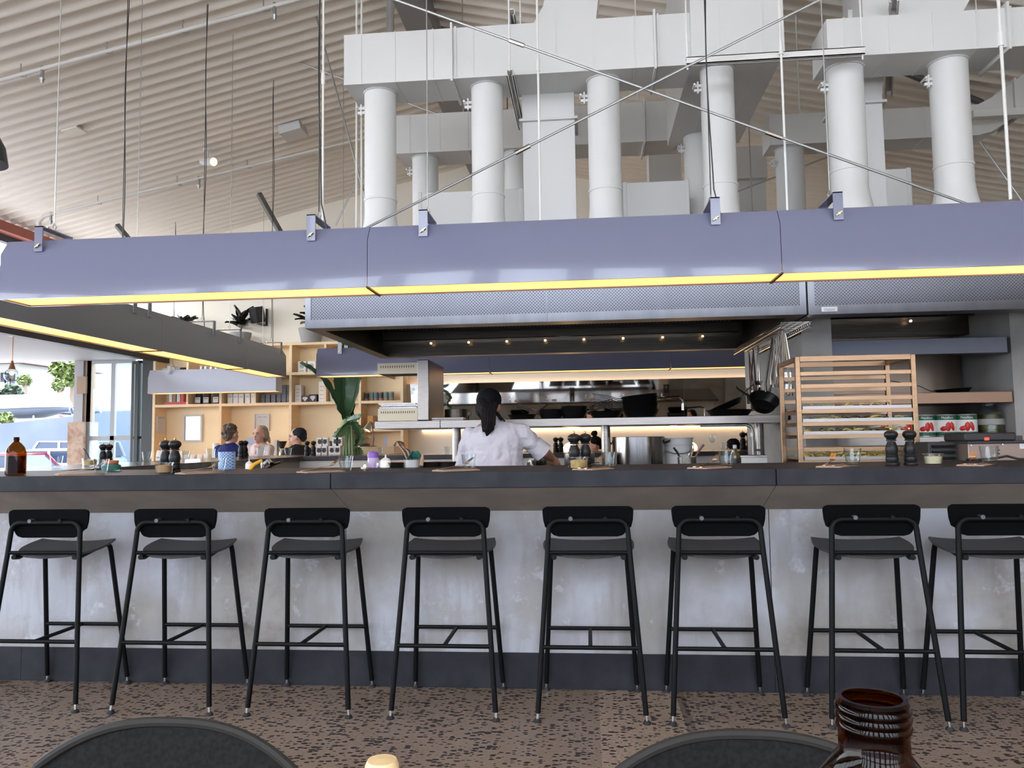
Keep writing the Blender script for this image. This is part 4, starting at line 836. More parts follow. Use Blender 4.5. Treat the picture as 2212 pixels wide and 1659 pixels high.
# ================================================================== exhaust hoods
mperf = perf('perforated steel', (.165, .17, .20), (.04, .042, .05), 62, 1, .34, .30)
mhood = M('hood steel', (.205, .21, .235), .30, 1, noise=(6, (.17, .175, .195), .3, .7, (2, 1, .3)))
def hood(lab, x0, x1, y0, y1, z0, z1, seams, reflx, deep=True):
    t_ = thing('exhaust_hood', lab, 'hood', ((x0+x1)/2, (y0+y1)/2, z0), group='steel exhaust hoods')
    cuts = [x0]+seams+[x1]
    for i, (a, b2) in enumerate(zip(cuts, cuts[1:])):
        l_ = a+.045 if i == 0 else a+.004; r_ = b2-.045 if i == len(cuts)-2 else b2-.004
        m = MB(); m.box(a+.001, b2-.001, y0, y0+.02, z0, z0+.062); m.box(a+.001, b2-.001, y0, y0+.02, z1-.03, z1)
        m.box(a+.001, l_, y0, y0+.02, z0+.062, z1-.03); m.box(r_, b2-.001, y0, y0+.02, z0+.062, z1-.03); m.build('front_frame', mhood, t_)
        m = MB(); m.box(l_, r_, y0+.006, y0+.014, z0+.062, z1-.03); m.build('perforated_panel', mperf, t_)
    m = MB(); m.box(x0, x0+.02, y0+.02, y1, z0, z1); m.box(x1-.02, x1, y0+.02, y1, z0, z1); m.box(x0+.02, x1-.02, y0+.02, y1, z1-.02, z1); m.box(x0+.02, x1-.02, y1-.02, y1, z0, z1-.02); m.build('hood_shell', m_dsteel, t_)
    # bottom lip all round, lower back ledges
    m = MB(); m.box(x0+.02, x1-.02, y0+.02, y0+.16, z0, z0+.012); m.box(x0+.02, x0+.10, y0+.16, y1-.1, z0, z0+.012); m.box(x1-.10, x1-.02, y0+.16, y1-.1, z0, z0+.012); m.box(x0+.02, x1-.02, y1-.12, y1-.02, z0, z0+.012); m.build('inner_lip', m_dsteel, t_)
    if deep:
        yb_ = y1-.12; m = MB(); m.box(x0+.10, x1-.10, yb_, yb_+.01, z0+.012, z0+.14); m.box(x0+.10, x1-.10, yb_-.10, yb_-.09, z0+.15, z0+.235); m.build('back_ledge', m_dsteel, t_)
        m = MB(); m.box(x0+.10, x1-.10, yb_-.115, yb_+.005, z0+.138, z0+.150); m.build('ledge_trim', m_chrome, t_)
        m = MB(); n = int((x1-x0-.3)/.012)
        for i in range(n): m.box(x0+.14+i*.012-.0012*0, x0+.14+i*.012+.003, yb_+.002-.006, yb_+.001, z0+.035, z0+.039)
        m.build('rim_holes', m_dark, t_)
    # baffle filters: a bank of upright slats
    m = MB(); yf = y1-.34 if deep else y0+.5; n = int((x1-x0-.3)/.034)
    for i in range(n): m.box(x0+.15+i*.034, x0+.15+i*.034+.020, yf, yf+.02, z0+.225, z0+.50)
    m.build('baffle_slats', M('filter steel', (.12, .11, .095), .4, 1), t_)
    m = MB(); m.box(x0+.12, x1-.12, yf+.022, yf+.03, z0+.2, z0+.52); m.box(x0+.12, x1-.12, yf-.02, yf+.02, z0+.205, z0+.222); m.build('filter_back', m_dark, t_)
    for lx in reflx:
        q = V3((lx, y1-.185, z0+.118)) if deep else V3((lx, y0+.45, z0+.20))
        MB().cyl(q, q+V3((0, -.004, -.006)), .011, n=12).build('lamp_reflection', m_bulb, t_)  # glowing disc stands in for the reflected spot of a lamp
    return t_
hs = at(1182, 680, 5.5).x
hood('wide steel exhaust hood with perforated front above the cooking suite', -2.045, 1.515, 5.5, 7.62, 2.022, 2.6, [hs], [-1.5+i*.37 for i in range(8)])
hood('second steel exhaust hood at the right, with a small white badge', 1.525, 4.6, 5.5, 6.95, 2.018, 2.6, [], [2.0, 2.7, 3.4])
a = at(1775, 673, 5.49); b2 = at(1810, 672, 5.49); m = MB(); m.box(a.x, b2.x, 5.492, 5.4995, 2.033, 2.068); t_ = m.build('hood_badge', M('white badge', (.9, .9, .92), .2), None, bevel=.003); tag(t_, 'small white lettered badge on the right exhaust hood', 'badge')
vs, fs = text_geo('Halton', .030); m = MB(); m.add([V3(((a.x+b2.x)/2+v.x*.85, 5.4912, 2.040+v.y)) for v in vs], fs); m.build('lettering', M('badge lettering', (.34, .36, .42), .4), t_)
# ================================================================== concrete dividing wall, wire shelf, hanging utensils
m = MB(); m.box(1.60, 1.815, 5.97, 8.1, 0, 2.4); st(m.build('wall_kitchen', m_conc2))
m = MB(); m.box(1.815, 3.19, 7.05, 7.2, 0, 2.5); st(m.build('wall_niche', m_conc2))
m = MB(); m.box(3.19, 4.7, 6.2, 7.4, 0, 2.5); st(m.build('wall_niche_right', m_conc2))
t_ = thing('wire_shelf', 'wire shelf under the hood along the concrete wall with utensils hanging below', 'shelf', (1.47, 6.6, 1.95)); m = MB()
for k in range(5): m.tube([(1.37+.05*k, 5.62, 1.985), (1.37+.05*k, 7.4, 1.985)], .004, 6)
for k in range(36): m.tube([(1.37, 5.64+.05*k, 1.99), (1.57, 5.64+.05*k, 1.99), (1.57, 5.64+.05*k, 1.96)], .003, 5)
m.build('wire_grid', m_chrome, t_); MB().tube([(1.37, 5.62, 1.955), (1.37, 7.4, 1.955)], .007, 8).tube([(1.57, 5.62, 1.955), (1.57, 7.4, 1.955)], .007, 8).build('hanging_rail', m_chrome, t_)
MB().box(1.57, 1.60, 5.7, 5.72, 1.95, 2.0).box(1.57, 1.60, 7.2, 7.22, 1.95, 2.0).build('wall_bracket', m_chrome, t_)
# hanging utensils
mburg = M('maroon handle', (.10, .02, .02), .4); mcr = M('cream handle', (.62, .54, .38), .5)
def utensil(x, y, z, L, kind, mat, lab, lean=0):
    t_ = thing('hanging_'+kind, lab, kind, (x, y, z-L), group='utensils hanging from the wire shelf'); d = V3((lean, 0, -1)).normalized(); a = V3((x, y, z))
    MB().tube([a+V3((0, 0, .01)), a+V3((.008, 0, 0)), a+V3((0, 0, -.012)), a+V3((-.008, 0, 0))], .002, 5, closed=True).build('hook', m_chrome, t_)
    if kind == 'tongs':
        for s in (-1, 1): MB().tube([a+d*.01, a+d*L*.4+V3((s*.010, 0, 0)), a+d*L*.85+V3((s*.022, 0, 0)), a+d*L+V3((s*.012, 0, 0))], [.006, .007, .008, .011], 6).build('tongs_arm', mat, t_)
    else:
        MB().tube([a+d*.01, a+d*L*.72], .0055, 6).build('utensil_handle', mat, t_)
        if kind == 'ladle': MB().lathe([(0, 0), (.022, .004), (.036, .022), (.040, .036), (.037, .036), (.032, .02), (0, .006)], a+d*L*.72+V3((0, -.02, -.035)), 18).build('ladle_bowl', m_chrome, t_)
        elif kind == 'spatula': MB().box(a.x-.028, a.x+.028, a.y-.002, a.y+.002, a.z-L, a.z-L*.70).build('spatula_blade', m_chrome, t_)
        else: MB().sph(a+d*L*.87, (.024, .024, L*.14), 12, 8).build('whisk_cage', m_chrome, t_)
near = [('tongs', m_steel), ('tongs', mcr), ('spatula', m_chrome), ('tongs', m_steel), ('ladle', m_steel), ('tongs', m_dsteel), ('tongs', m_dsteel), ('tongs', m_steel)]
for i, (k, mm) in enumerate(near): utensil(1.39+.022*(i % 3)+.005*i, 5.66+.075*i, 1.945, .34+.04*((i*3) % 4), k, mm, '%s %s from the front end of the wire shelf, in the near bunch' % (ords[i], k), .12*((i % 3)-1))
far = [('ladle', m_chrome), ('whisk', m_chrome), ('spatula', m_dark), ('tongs', mburg), ('spatula', mcr), ('tongs', mburg)]
for i, (k, mm) in enumerate(far): utensil(1.42+.024*(i % 2), 6.62+.10*i, 1.945, .42+.05*(i % 3), k, mm, '%s %s of the far bunch hanging above the propped pan' % (ords[i], k), .05*((i % 3)-1))
# ================================================================== tray rack with pasta
t_ = thing('tray_rack', 'tall steel tray rack with rows of rails in front of the right exhaust hood', 'rack', (1.715, 5.43, 0)); mrk = M('steel with warm reflections', (.30, .195, .12), .34, 1, noise=(20, (.24, .155, .095), .3, .7, (.3, 1, 3)))  # orange of warm reflected light is put into the rack's steel
rx0, rx1, ry0, ry1 = 1.345, 2.095, 5.2, 5.66
for x in (rx0, rx1-.032):
    for y in (ry0, ry1-.028): MB().box(x, x+.032, y, y+.028, .09, 1.70).build('upright', mrk, t_, bevel=.003)
m = MB(); m.box(rx0+.032, rx1-.032, ry0, ry0+.028, 1.668, 1.70); m.box(rx0+.032, rx1-.032, ry1-.028, ry1, 1.668, 1.70); m.box(rx0, rx0+.03, ry0+.028, ry1-.028, 1.672, 1.698); m.box(rx1-.03, rx1, ry0+.028, ry1-.028, 1.672, 1.698); m.build('top_frame', mrk, t_)
RZL = [1.60-.0815*k for k in range(16)]
for z in RZL:
    for y in (ry0+.004, ry1-.024): MB().box(rx0+.032, rx1-.032, y, y+.02, z-.024, z).build('tray_rail', mrk, t_)
for x in (rx0+.016, rx1-.016):
    for y in (ry0+.014, ry1-.014): MB().lathe([(0, 0), (.012, 0), (.03, .012), (.04, .04), (.03, .068), (.012, .085), (.012, .095), (0, .095)], (x, y, 0), 14).build('castor', m_dark, t_)
m_pasta = M('fresh yellow pasta', (.55, .43, .16), .7, noise=(30, (.46, .36, .14), .4, .7))
for k, (zi, amt) in enumerate(((3, 26), (4, 40), (5, 60), (7, 150), (9, 60), (11, 60))):
    z = RZL[zi]; m = MB(); x0, x1, y0, y1 = rx0+.036, rx1-.036, ry0+.006, ry1-.006
    m.box(x0, x1, y0, y1, z+.001, z+.003); m.box(x0, x1, y0, y0+.002, z+.003, z+.022); m.box(x0, x1, y1-.002, y1, z+.003, z+.022); m.box(x0, x0+.002, y0, y1, z+.003, z+.022); m.box(x1-.002, x1, y0, y1, z+.003, z+.022)
    tag(m.build('baking_tray', m_steel), '%s filled tray from the top of the steel rack' % ords[k], 'tray', 'trays in the steel rack')
    random.seed(40+k); m = MB()
    for i in range(amt):
        a = random.uniform(0, pi); L = random.uniform(.018, .036); h_ = random.random()
        c = V3((random.uniform(x0+.04, x1-.05), random.uniform(y0+.03, y1-.03), z+.012+.040*h_*(1 if amt > 100 else .6))); d = V3((cos(a)*L, sin(a)*L, random.uniform(-.008, .014)))
        m.tube([c-d, c+V3((0, 0, .006)), c+d], [.004, .0065, .004], 5)
    if amt > 100:
        for i in range(8): m.sph((x0+.08+i*.075, (y0+y1)/2, z+.014), (.06, .13, .030), 10, 6)
    tag(m.build('pasta', m_pasta), 'short yellow pasta drying on the %s filled tray from the top' % ords[k], 'pasta', kind='stuff')
# ================================================================== right-hand niche: beam, shelf, tins, jar, machine
m = MB(); m.box(1.86, 3.145, 6.16, 6.30, 1.79, 1.912); h_ = m.build('steel_box_beam', M('blue grey steel', (.17, .18, .22), .4, .5), None, bevel=.004); tag(h_, 'blue grey steel box beam spanning the niche above the tray rack', 'beam')
t_ = thing('niche_shelf', 'brown steel shelf at mid height in the niche right of the tray rack', 'shelf', (2.5, 6.4, 1.42)); MB().box(1.83, 3.175, 6.19, 6.7, 1.418, 1.502).build('shelf_box', M('brown reflective steel', (.24, .15, .10), .35, .6), t_, bevel=.003)
m = MB(); m.box(1.83, 3.16, 6.95, 7.045, .93, 2.2); tag(m.build('splash_panel', M('steel splash panel', (.20, .155, .12), .3, .9)), 'tall steel splash panel at the back of the niche', 'panel')
m = MB(); m.box(1.83, 2.95, 6.1, 6.9, 1.105, 1.168); tag(m.build('tin_shelf', m_steel, bevel=.003), 'lower steel shelf carrying the tomato tins', 'shelf')
m_lab = M('tin label white', (.78, .76, .72), .4); m_lgr = M('tin label green', (.012, .10, .055), .4); m_red = M('tomato red', (.55, .02, .015), .35)
LT = text_geo('Metelliana', .034)
def tin(x, y, z, rz, lab):
    r, h = .082, .168; t_ = thing('tomato_tin', lab, 'tin', (x, y, z), rz, 'tomato tins on the lower shelf'); L = dict(local=True)
    MB().lathe([(0, .002), (r-.002, .002), (r+.001, 0), (r+.001, .004), (r, .006), (r, h-.006), (r+.001, h-.004), (r+.001, h), (r-.003, h-.003), (0, h-.003)], (0, 0, 0), 40).build('tin_body', m_galv, t_, **L)
    MB().lathe([(r+.0006, .034), (r+.0006, h-.042)], (0, 0, 0), 40).build('label_panel', m_lab, t_, **L)
    m = MB(); m.lathe([(r+.0008, .007), (r+.0008, .034)], (0, 0, 0), 40); m.lathe([(r+.0008, h-.042), (r+.0008, h-.007)], (0, 0, 0), 40); m.build('label_band', m_lgr, t_, **L)
    def wrap(px, pz, o=.0015): a = px/r; return V3(((r+o)*sin(a), -(r+o)*cos(a), pz))
    vs, fs = LT; MB().add([wrap(v.x*.62, h-.033+v.y*.78, .0016) for v in vs], fs).build('lettering', m_lab, t_, **L)
    m = MB()
    for i in range(3): m.add([wrap(-.03+.06*q, .012+.006*i, .0016) for q in (0, 1)]+[wrap(-.03+.06*q, .0145+.006*i, .0016) for q in (1, 0)], [(0, 1, 2, 3)])
    m.build('small_print', m_lab, t_, **L)
    for px, pz, w, hh, an in ((-.030, .060, .025, .018, .25), (.001, .074, .019, .036, -.05), (.034, .076, .016, .036, .28)):
        m = MB(); ring = []
        for ro, of in ((1.0, .0016), (.6, .005), (0.001, .0065)):
            ring.append([wrap(px+(cos(2*pi*k/16)*w*cos(an)-sin(2*pi*k/16)*hh*sin(an))*ro, pz+(cos(2*pi*k/16)*w*sin(an)+sin(2*pi*k/16)*hh*cos(an))*ro, of) for k in range(16)])
        vs2 = sum(ring, []); m.add(vs2, [(16*j+k, 16*j+(k+1) % 16, 16*j+16+(k+1) % 16, 16*j+16+k) for j in range(2) for k in range(16)]+[tuple(range(32, 48))]); m.build('tomato_print', m_red, t_, **L)
    return t_
t0 = None
for i, (px, lab) in enumerate(((1896, 'tomato tin leftmost, seen through the tray rack'), (1945, 'second tomato tin from the left, seen through the tray rack'), (1995, 'third tomato tin, just right of the tray rack upright'), (2040, 'fourth tomato tin, between two other tins right of the rack'), (2085, 'rightmost tomato tin, beside the pickle jar'))):
    x = at(px, 920, 6.35).x
    if t0 is None: t0 = tin(x, 6.35, 1.1685, .12, lab)
    else: dup(t0, (x, 6.35, 1.1685), (.3, -.05, -.1, -.25)[i-1], lab)
x = at(2138, 910, 6.4).x; l = (x, 6.4, 1.1685); t_ = thing('pickle_jar', 'big glass jar of dark green pickles at the right end of the tins', 'jar', l)
MB().lathe([(0, 0), (.095, 0), (.10, .01), (.10, .18), (.07, .225), (.06, .235), (.06, .25), (.056, .25), (.056, .235), (.09, .18), (.09, .012), (0, .01)], l, 32).build('jar_glass', m_glass, t_)
MB().lathe([(0, .011), (.089, .012), (.089, .165), (0, .166)], l, 28).build('jar_pickles', M('olive pickles', (.10, .085, .015), .3, noise=(18, (.03, .035, .008), .4, .65)), t_)
MB().lathe([(.1005, .085), (.1012, .09), (.1012, .125), (.1005, .13)], l, 32).build('jar_label', M('grey label', (.35, .35, .33), .6), t_); MB().lathe([(.064, .25), (.068, .27), (.02, .285), (0, .285)], l, 24).build('jar_lid', m_glass, t_)
# foot of the jar rests on a bracket
m = MB(); m.box(2.952, 3.18, 6.1, 6.9, 1.12, 1.168); tag(m.build('jar_shelf', m_dsteel), 'short dark steel ledge under the pickle jar', 'shelf')
m = MB(); m.box(2.15, 3.3, 4.75, 5.15, .0, .90); tag(m.build('side_bench', m_steel), 'steel bench behind the counter right of the tray rack', 'bench')
a = at(2087, 958, 4.8); t_ = thing('heated_box', 'brown steel machine with a black lid and red light behind the rightmost tumbler', 'machine', (a.x+.25, 4.95, .9))
z0 = .90; z1 = a.z; MB().box(a.x, a.x+.55, 4.78, 5.1, z0, z1).build('machine_body', M('rosy steel', (.26, .195, .165), .4, .6), t_, bevel=.004); MB().box(a.x-.01, a.x+.56, 4.76, 5.12, z1, z1+.012).build('machine_rim', m_dark, t_)
MB().box(a.x-.005, a.x+.28, 4.80, 5.08, z1+.012, z1+.062).build('machine_lid', m_dark, t_, bevel=.01); q = at(2133, 948, 4.79); MB().box(q.x-.012, q.x+.012, 4.795, 4.80, q.z-.008, q.z+.008).build('red_lamp', M('red pilot lamp', (.6, .02, .01), .4, emit=(1, .04, .02), estr=1.2), t_)
for i, (px, py) in enumerate(((2097, 962), (2165, 960), (2158, 972), (2158, 980))): q = at(px, py, 4.777); MB().cyl((q.x, 4.772, q.z), (q.x, 4.782, q.z), .004, n=8).build('machine_screw', m_chrome if i < 2 else m_dark, t_)
q = at(2207, 960, 4.777); MB().box(q.x-.012, q.x+.03, 4.776, 4.78, q.z-.025, q.z+.005).build('machine_sticker', m_paper, t_)
p = at(2085, 1000, 4.3); pts = [at(2085, 1004, 4.22), at(2095, 998, 4.24), at(2112, 1001, 4.2), at(2150, 990, 4.22), at(2175, 985, 4.24), at(2200, 992, 4.22), at(2230, 996, 4.2)]
for q in pts: q.z = max(q.z, CT+.008)
tag(MB().tube(pts, .006, 8).build('black_cable', m_dark), 'black power cable lying behind the rightmost tumbler', 'cable')
a = at(2006, 955, 4.9); b2 = at(2083, 1000, 4.9); t_ = thing('louvred_box', 'black louvred box behind the butter dish', 'box', ((a.x+b2.x)/2, 5.0, .9)); MB().box(a.x, b2.x-.01, 4.91, 5.1, .90, a.z).build('box_shell', m_dark, t_, bevel=.004); m = MB()
for k in range(6): m.box(a.x+.02, b2.x-.05, 4.89, 4.912, .93+.035*k, .945+.035*k)
m.build('louvres', m_black, t_)
# pan lying on the niche shelf
pan(at(2060, 815, 6.4).x, 6.42, 1.5025, .13, .035, 2.9, 'dark frying pan with a long handle on the niche shelf', (0, -.05), None, .30, .10)
# ================================================================== plywood shelving wall
PY, PB = 12.6, 12.97
px_ = lambda p, y=860: at(p, y, PY).x
pz_ = lambda y, p=600: at(p, y, PY).z
zt, zA, zB, zC = pz_(740, 625), pz_(804, 640), pz_(869, 625), .80
t_ = thing('plywood_shelving', 'pale plywood shelving unit along the far wall at the left', 'shelving', (-5.2, 12.8, 0)); T = .045
xs = [px_(332), px_(476), px_(627), px_(777), px_(868)]
def pbox(n, *a): MB().box(*a).build(n, m_ply, t_, bevel=.002)
pbox('top_board', xs[0]-T/2, xs[-1]+T/2, PY, PB, zt-T, zt)
for x in xs: pbox('upright_board', x-T/2, x+T/2, PY+.002, PB, 0, zt-T)
for x0, x1 in zip(xs, xs[1:]):
    pbox('shelf_board', x0+T/2, x1-T/2, PY+.003, PB, zB-T, zB); pbox('shelf_board', x0+T/2, x1-T/2, PY+.003, PB, zA-T, zA)
pbox('shelf_board', xs[3]+T/2, xs[4]-T/2, PY+.003, PB, pz_(926, 820)-T, pz_(926, 820))
for x0, x1 in zip(xs, xs[1:]): pbox('base_counter', x0+T/2, x1-T/2, PY+.003, PB, zC-.06, zC)
for p in (404, 550, 702): pbox('divider', px_(p)-.018, px_(p)+.018, PY+.004, PB, zB, zA-T); pbox('divider', px_(p)-.018, px_(p)+.018, PY+.004, PB, zA, zt-T)
MB().box(xs[0], xs[-1], PB, PB+.02, 0, zt).build('back_panel', m_plyb, t_)
# goods on the shelves
def bag(x, y, z, w, h, d, lab, grp, mb, ml, name='coffee_bag'):
    t_ = thing(name, lab, 'bag', (x, y, z), group=grp)
    def prof(u, v):
        b_ = (1-v**3*.85); a = 2*pi*u; cx = (abs(cos(a))**.6)*(1 if cos(a) > 0 else -1); cy = (abs(sin(a))**.6)*(1 if sin(a) > 0 else -1); return (x+w/2*cx, y+d/2*cy*b_, z+h*v)
    m = MB(); m.sheet(prof, 20, 8); m.box(x-w/2, x+w/2, y-.004, y+.004, z+h*.97, z+h*1.04); m.box(x-w*.4, x+w*.4, y-d*.4, y+d*.4, z, z+.004); m.build('bag_body', mb, t_)
    if ml:
        m = MB(); m.sheet(lambda u, v: (x+w*.40*(2*u-1), y-d/2*(1-(.15+.45*v)**3*.85)-.004, z+h*(.12+.45*v)), 6, 3, .002); m.build('bag_label', ml, t_)
        m = MB(); m.box(x-w*.25, x+w*.25, y-d/2-.008, y-d/2-.004, z+h*.42, z+h*.46); m.build('label_print', m_dark, t_)
def carton(x, y, z, w, h, d, lab, grp, mb, art=None, artm=None, name='carton', cat='box'):
    o = MB().box(x-w/2, x+w/2, y-d/2, y+d/2, z, z+h).build(name, mb, None, bevel=.002); tag(o, lab, cat, grp)
    if art == 'bar': MB().box(x-w*.3, x+w*.3, y-d/2-.002, y-d/2, z+h*.62, z+h*.70).build('carton_print', artm, o)
    elif art == 'tri': MB().prism([(x-w*.38, z+h*.62), (x, z+h*.12), (x+w*.38, z+h*.62), (x+w*.2, z+h*.8), (x-w*.2, z+h*.8)], 'y', y-d/2-.002, y-d/2).build('carton_print', artm, o)
    elif art == 'disc': MB().cyl((x, y-d/2-.002, z+h*.58), (x, y-d/2, z+h*.58), w*.3, n=20).box(x-w*.3, x+w*.3, y-d/2-.002, y-d/2, z+h*.1, z+h*.18).build('carton_print', artm, o)
    elif art == 'wave':
        for k in range(4): MB().box(x-w*.3, x+w*.25, y-d/2-.002, y-d/2, z+h*(.15+.2*k), z+h*(.17+.2*k)).build('carton_print', artm, o)
    return o
mbagd = M('black foil bag', (.03, .03, .03), .4); mbagw = M('white foil bag', (.75, .72, .66), .5); mgt = M('grey speckled tin', (.10, .105, .12), .4, noise=(60, (.20, .20, .22), .4, .6)); mcard = M('white card', (.80, .75, .70), .6); mgreyp = M('grey print', (.40, .40, .40), .6); mredp = M('red print', (.55, .10, .10), .6)
YS = PY+.16
for i, p in enumerate((345, 365, 384, 397)): bag(px_(p), YS, zA+.001, .105 if i < 3 else .085, .135, .09, '%s pale bag from the left on the top left shelf above the short light' % ords[i], 'bags on the top left shelf', mbagw if i != 2 else mbagd, m_paper)
for i, p in enumerate((424, 434, 446, 457)): tag(MB().lathe([(0, 0), (.035, 0), (.035, .15), (0, .15)], (px_(p), YS, zA+.001), 16).build('tea_tin', M('silver tin', (.5, .5, .5), .35, .8)), '%s slim silver tin from the left on the top left shelf' % ords[i], 'tin', 'tins on the top left shelf')
bx = px_(378); 
for i, (p, w, h, mm, lab) in enumerate(((376, .40, .045, mredp, 'flat maroon book lying on the left shelf behind the short light'),)): tag(MB().box(px_(p)-w/2, px_(p)+w/2, YS-.1, YS+.1, zB+.001, zB+h).build('book', mm, None, bevel=.003), lab, 'book', 'books on the left shelf')
for i, (p, h, mm) in enumerate(((363, .16, m_white), (371, .14, m_kraft), (380, .17, m_white), (388, .15, mredp))): tag(MB().box(px_(p)-.028, px_(p)+.028, YS-.08, YS+.08, zB+.046, zB+.046+h).build('book', mm, None, bevel=.003), 'upright book, %s from the left, standing on the flat maroon book' % ords[i], 'book', 'books on the left shelf')
for i, p in enumerate((420, 438, 459)): bag(px_(p), YS, zB+.001, .115, .21, .10, '%s of three black and white bags under the short light' % ords[i], 'black and white bags', mbagd, m_paper)
for i, p in enumerate((491, 503, 515, 529, 542)): carton(px_(p), YS, zB+.001, .085, .17, .12, '%s slim white carton from the left, in a row of five' % ords[i], 'row of white cartons', mcard, 'bar', mgreyp)
for i, p in enumerate((561, 572, 584, 596, 607, 618)): tag(MB().box(px_(p)-.038, px_(p)+.038, YS-.04, YS+.04, zB+.001, zB+.15).build('grey_tin', mgt, None, bevel=.004), '%s speckled grey tin from the left in the bottom row' % ords[i], 'tin', 'speckled grey tins')
for i, p in enumerate((607, 618)): tag(MB().box(px_(p)-.038, px_(p)+.038, YS-.04, YS+.04, zB+.151, zB+.30).build('grey_tin', mgt, None, bevel=.004), '%s speckled grey tin stacked on the bottom row' % ('left', 'right')[i], 'tin', 'speckled grey tins')
for i, p in enumerate((647, 668)): carton(px_(p), YS, zA+.001, .135, .19, .12, '%s white carton with a grey round picture on the high shelf' % ('left', 'right')[i], 'white cartons with round pictures', mcard, 'disc', mgreyp)
carton(px_(639), YS, zB+.001, .11, .29, .12, 'tall white carton with pink lines at the left of the middle shelf', 'cartons on the middle shelf', mcard, 'wave', mredp)
for i, p in enumerate((655, 672)): carton(px_(p), YS-.03, zB+.001, .13, .11+.02*i, .10, '%s dark pack with a white cone picture on the middle shelf' % ('left', 'right')[i], 'cartons on the middle shelf', M('maroon card', (.06, .025, .03), .5), 'tri', m_paper)
carton(px_(691), YS, zB+.001, .115, .34, .12, 'tallest white carton with pink lines left of the plant', 'cartons on the middle shelf', mcard, 'wave', mredp)
for i, p in enumerate((713, 732)): carton(px_(p), YS, zB+.001, .075, .19, .10, '%s narrow white carton behind the plant leaves' % ('left', 'right')[i], 'cartons on the middle shelf', mcard, 'bar', mgreyp)
z4 = pz_(863, 820)
for i, p in enumerate((786, 798, 807, 818, 829, 841)):
    l = (px_(p), YS, zB+.001); t_ = thing('preserve_tin', '%s small kraft tin from the left on the right end shelf' % ords[i], 'tin', l, group='row of kraft tins'); MB().lathe([(0, 0), (.036, 0), (.038, .004), (.038, .15), (0, .152)], l, 20).build('tin_body', m_kraft, t_)
    MB().lathe([(.0384, .045), (.0388, .05), (.0388, .125), (.0384, .13)], l, 20).build('tin_label', M('tin label %d' % (i % 3), ((.06, .06, .07), (.12, .22, .22), (.10, .18, .24))[i % 3], .5), t_)
# lower bays
def framed(x, y, z, w, h, lab, mf, mi, fw=.03, name='framed_print'):
    t_ = thing(name, lab, 'picture', (x, y, z)); m = MB(); m.box(x-w/2, x+w/2, y-.03, y, z, z+fw); m.box(x-w/2, x+w/2, y-.03, y, z+h-fw, z+h); m.box(x-w/2, x-w/2+fw, y-.03, y, z+fw, z+h-fw); m.box(x+w/2-fw, x+w/2, y-.03, y, z+fw, z+h-fw); m.build('frame', mf, t_)
    MB().box(x-w/2+fw, x+w/2-fw, y-.012, y-.006, z+fw, z+h-fw).build('picture_sheet', mi, t_); return t_
YL = PB-.002
a = at(396, 955, YL); b2 = at(439, 895, YL); m_mir = M('mirror silver', (.86, .88, .88), .03, 1)
t_ = framed((a.x+b2.x)/2, YL, a.z, b2.x-a.x, b2.z-a.z, 'white framed glossy picture reflecting daylight in the left plywood bay', m_white, m_mir, .035)
a = at(551, 932, YL); b2 = at(583, 894, YL); t_ = framed((a.x+b2.x)/2, YL, a.z, b2.x-a.x, b2.z-a.z, 'white framed notice with a small grey heading above the man in the pale shirt', m_white, m_paper, .008)
m = MB(); cx = (a.x+b2.x)/2
for xa_, xb_ in ((-.075, -.015), (-.004, .012), (.024, .08)): m.box(cx+xa_, cx+xb_, YL-.0140, YL-.0125, b2.z-.060, b2.z-.045)
for k in range(6): m.box(cx-.05, cx+.05, YL-.0140, YL-.0125, b2.z-.10-.025*k, b2.z-.098-.025*k)
m.build('notice_print', mgreyp, t_)
xw = xs[0]+T/2; a = atx(337, 936, xw+.02); b2 = atx(357, 897, xw+.02)
ya = min(a.y, 12.72); t_ = thing('side_notice', 'small white panel hung on the left side of the plywood bay', 'notice', (xw+.015, 12.78, pz_(936, 345))); MB().box(xw+.001, xw+.02, 12.66, 12.92, pz_(936, 345), pz_(898, 345)).build('notice_sheet', m_paper, t_); MB().box(xw+.02, xw+.022, 12.69, 12.89, pz_(903, 345), pz_(901, 345)).build('notice_print', mgreyp, t_)
zb_ = zC+.001; bz = pz_(993, 400)
m = MB(); m.box(xs[0]+.05, xs[2]-.06, 12.30, 12.56, 0, .90); tag(m.build('low_counter', m_ply, bevel=.003), 'low plywood counter in front of the left shelving bays', 'counter')
zb_ = .901
for i, p in enumerate((345, 372, 386, 402, 416, 432, 446)): bag(at(p, 980, 12.4).x, 12.42, zb_, .125 if i < 3 else .095, (.20, .17, .17, .13, .13, .13, .14)[i], .10, '%s white coffee bag from the left on the low plywood counter' % ords[i], 'white coffee bags on the low counter', mbagw, m_paper)
tag(MB().lathe([(0, 0), (.055, 0), (.055, .30), (.05, .31), (0, .31)], (at(465, 980, 12.4).x, 12.42, zb_), 20).build('tall_canister', mbagw), 'tall white canister left of the man in blue', 'canister')
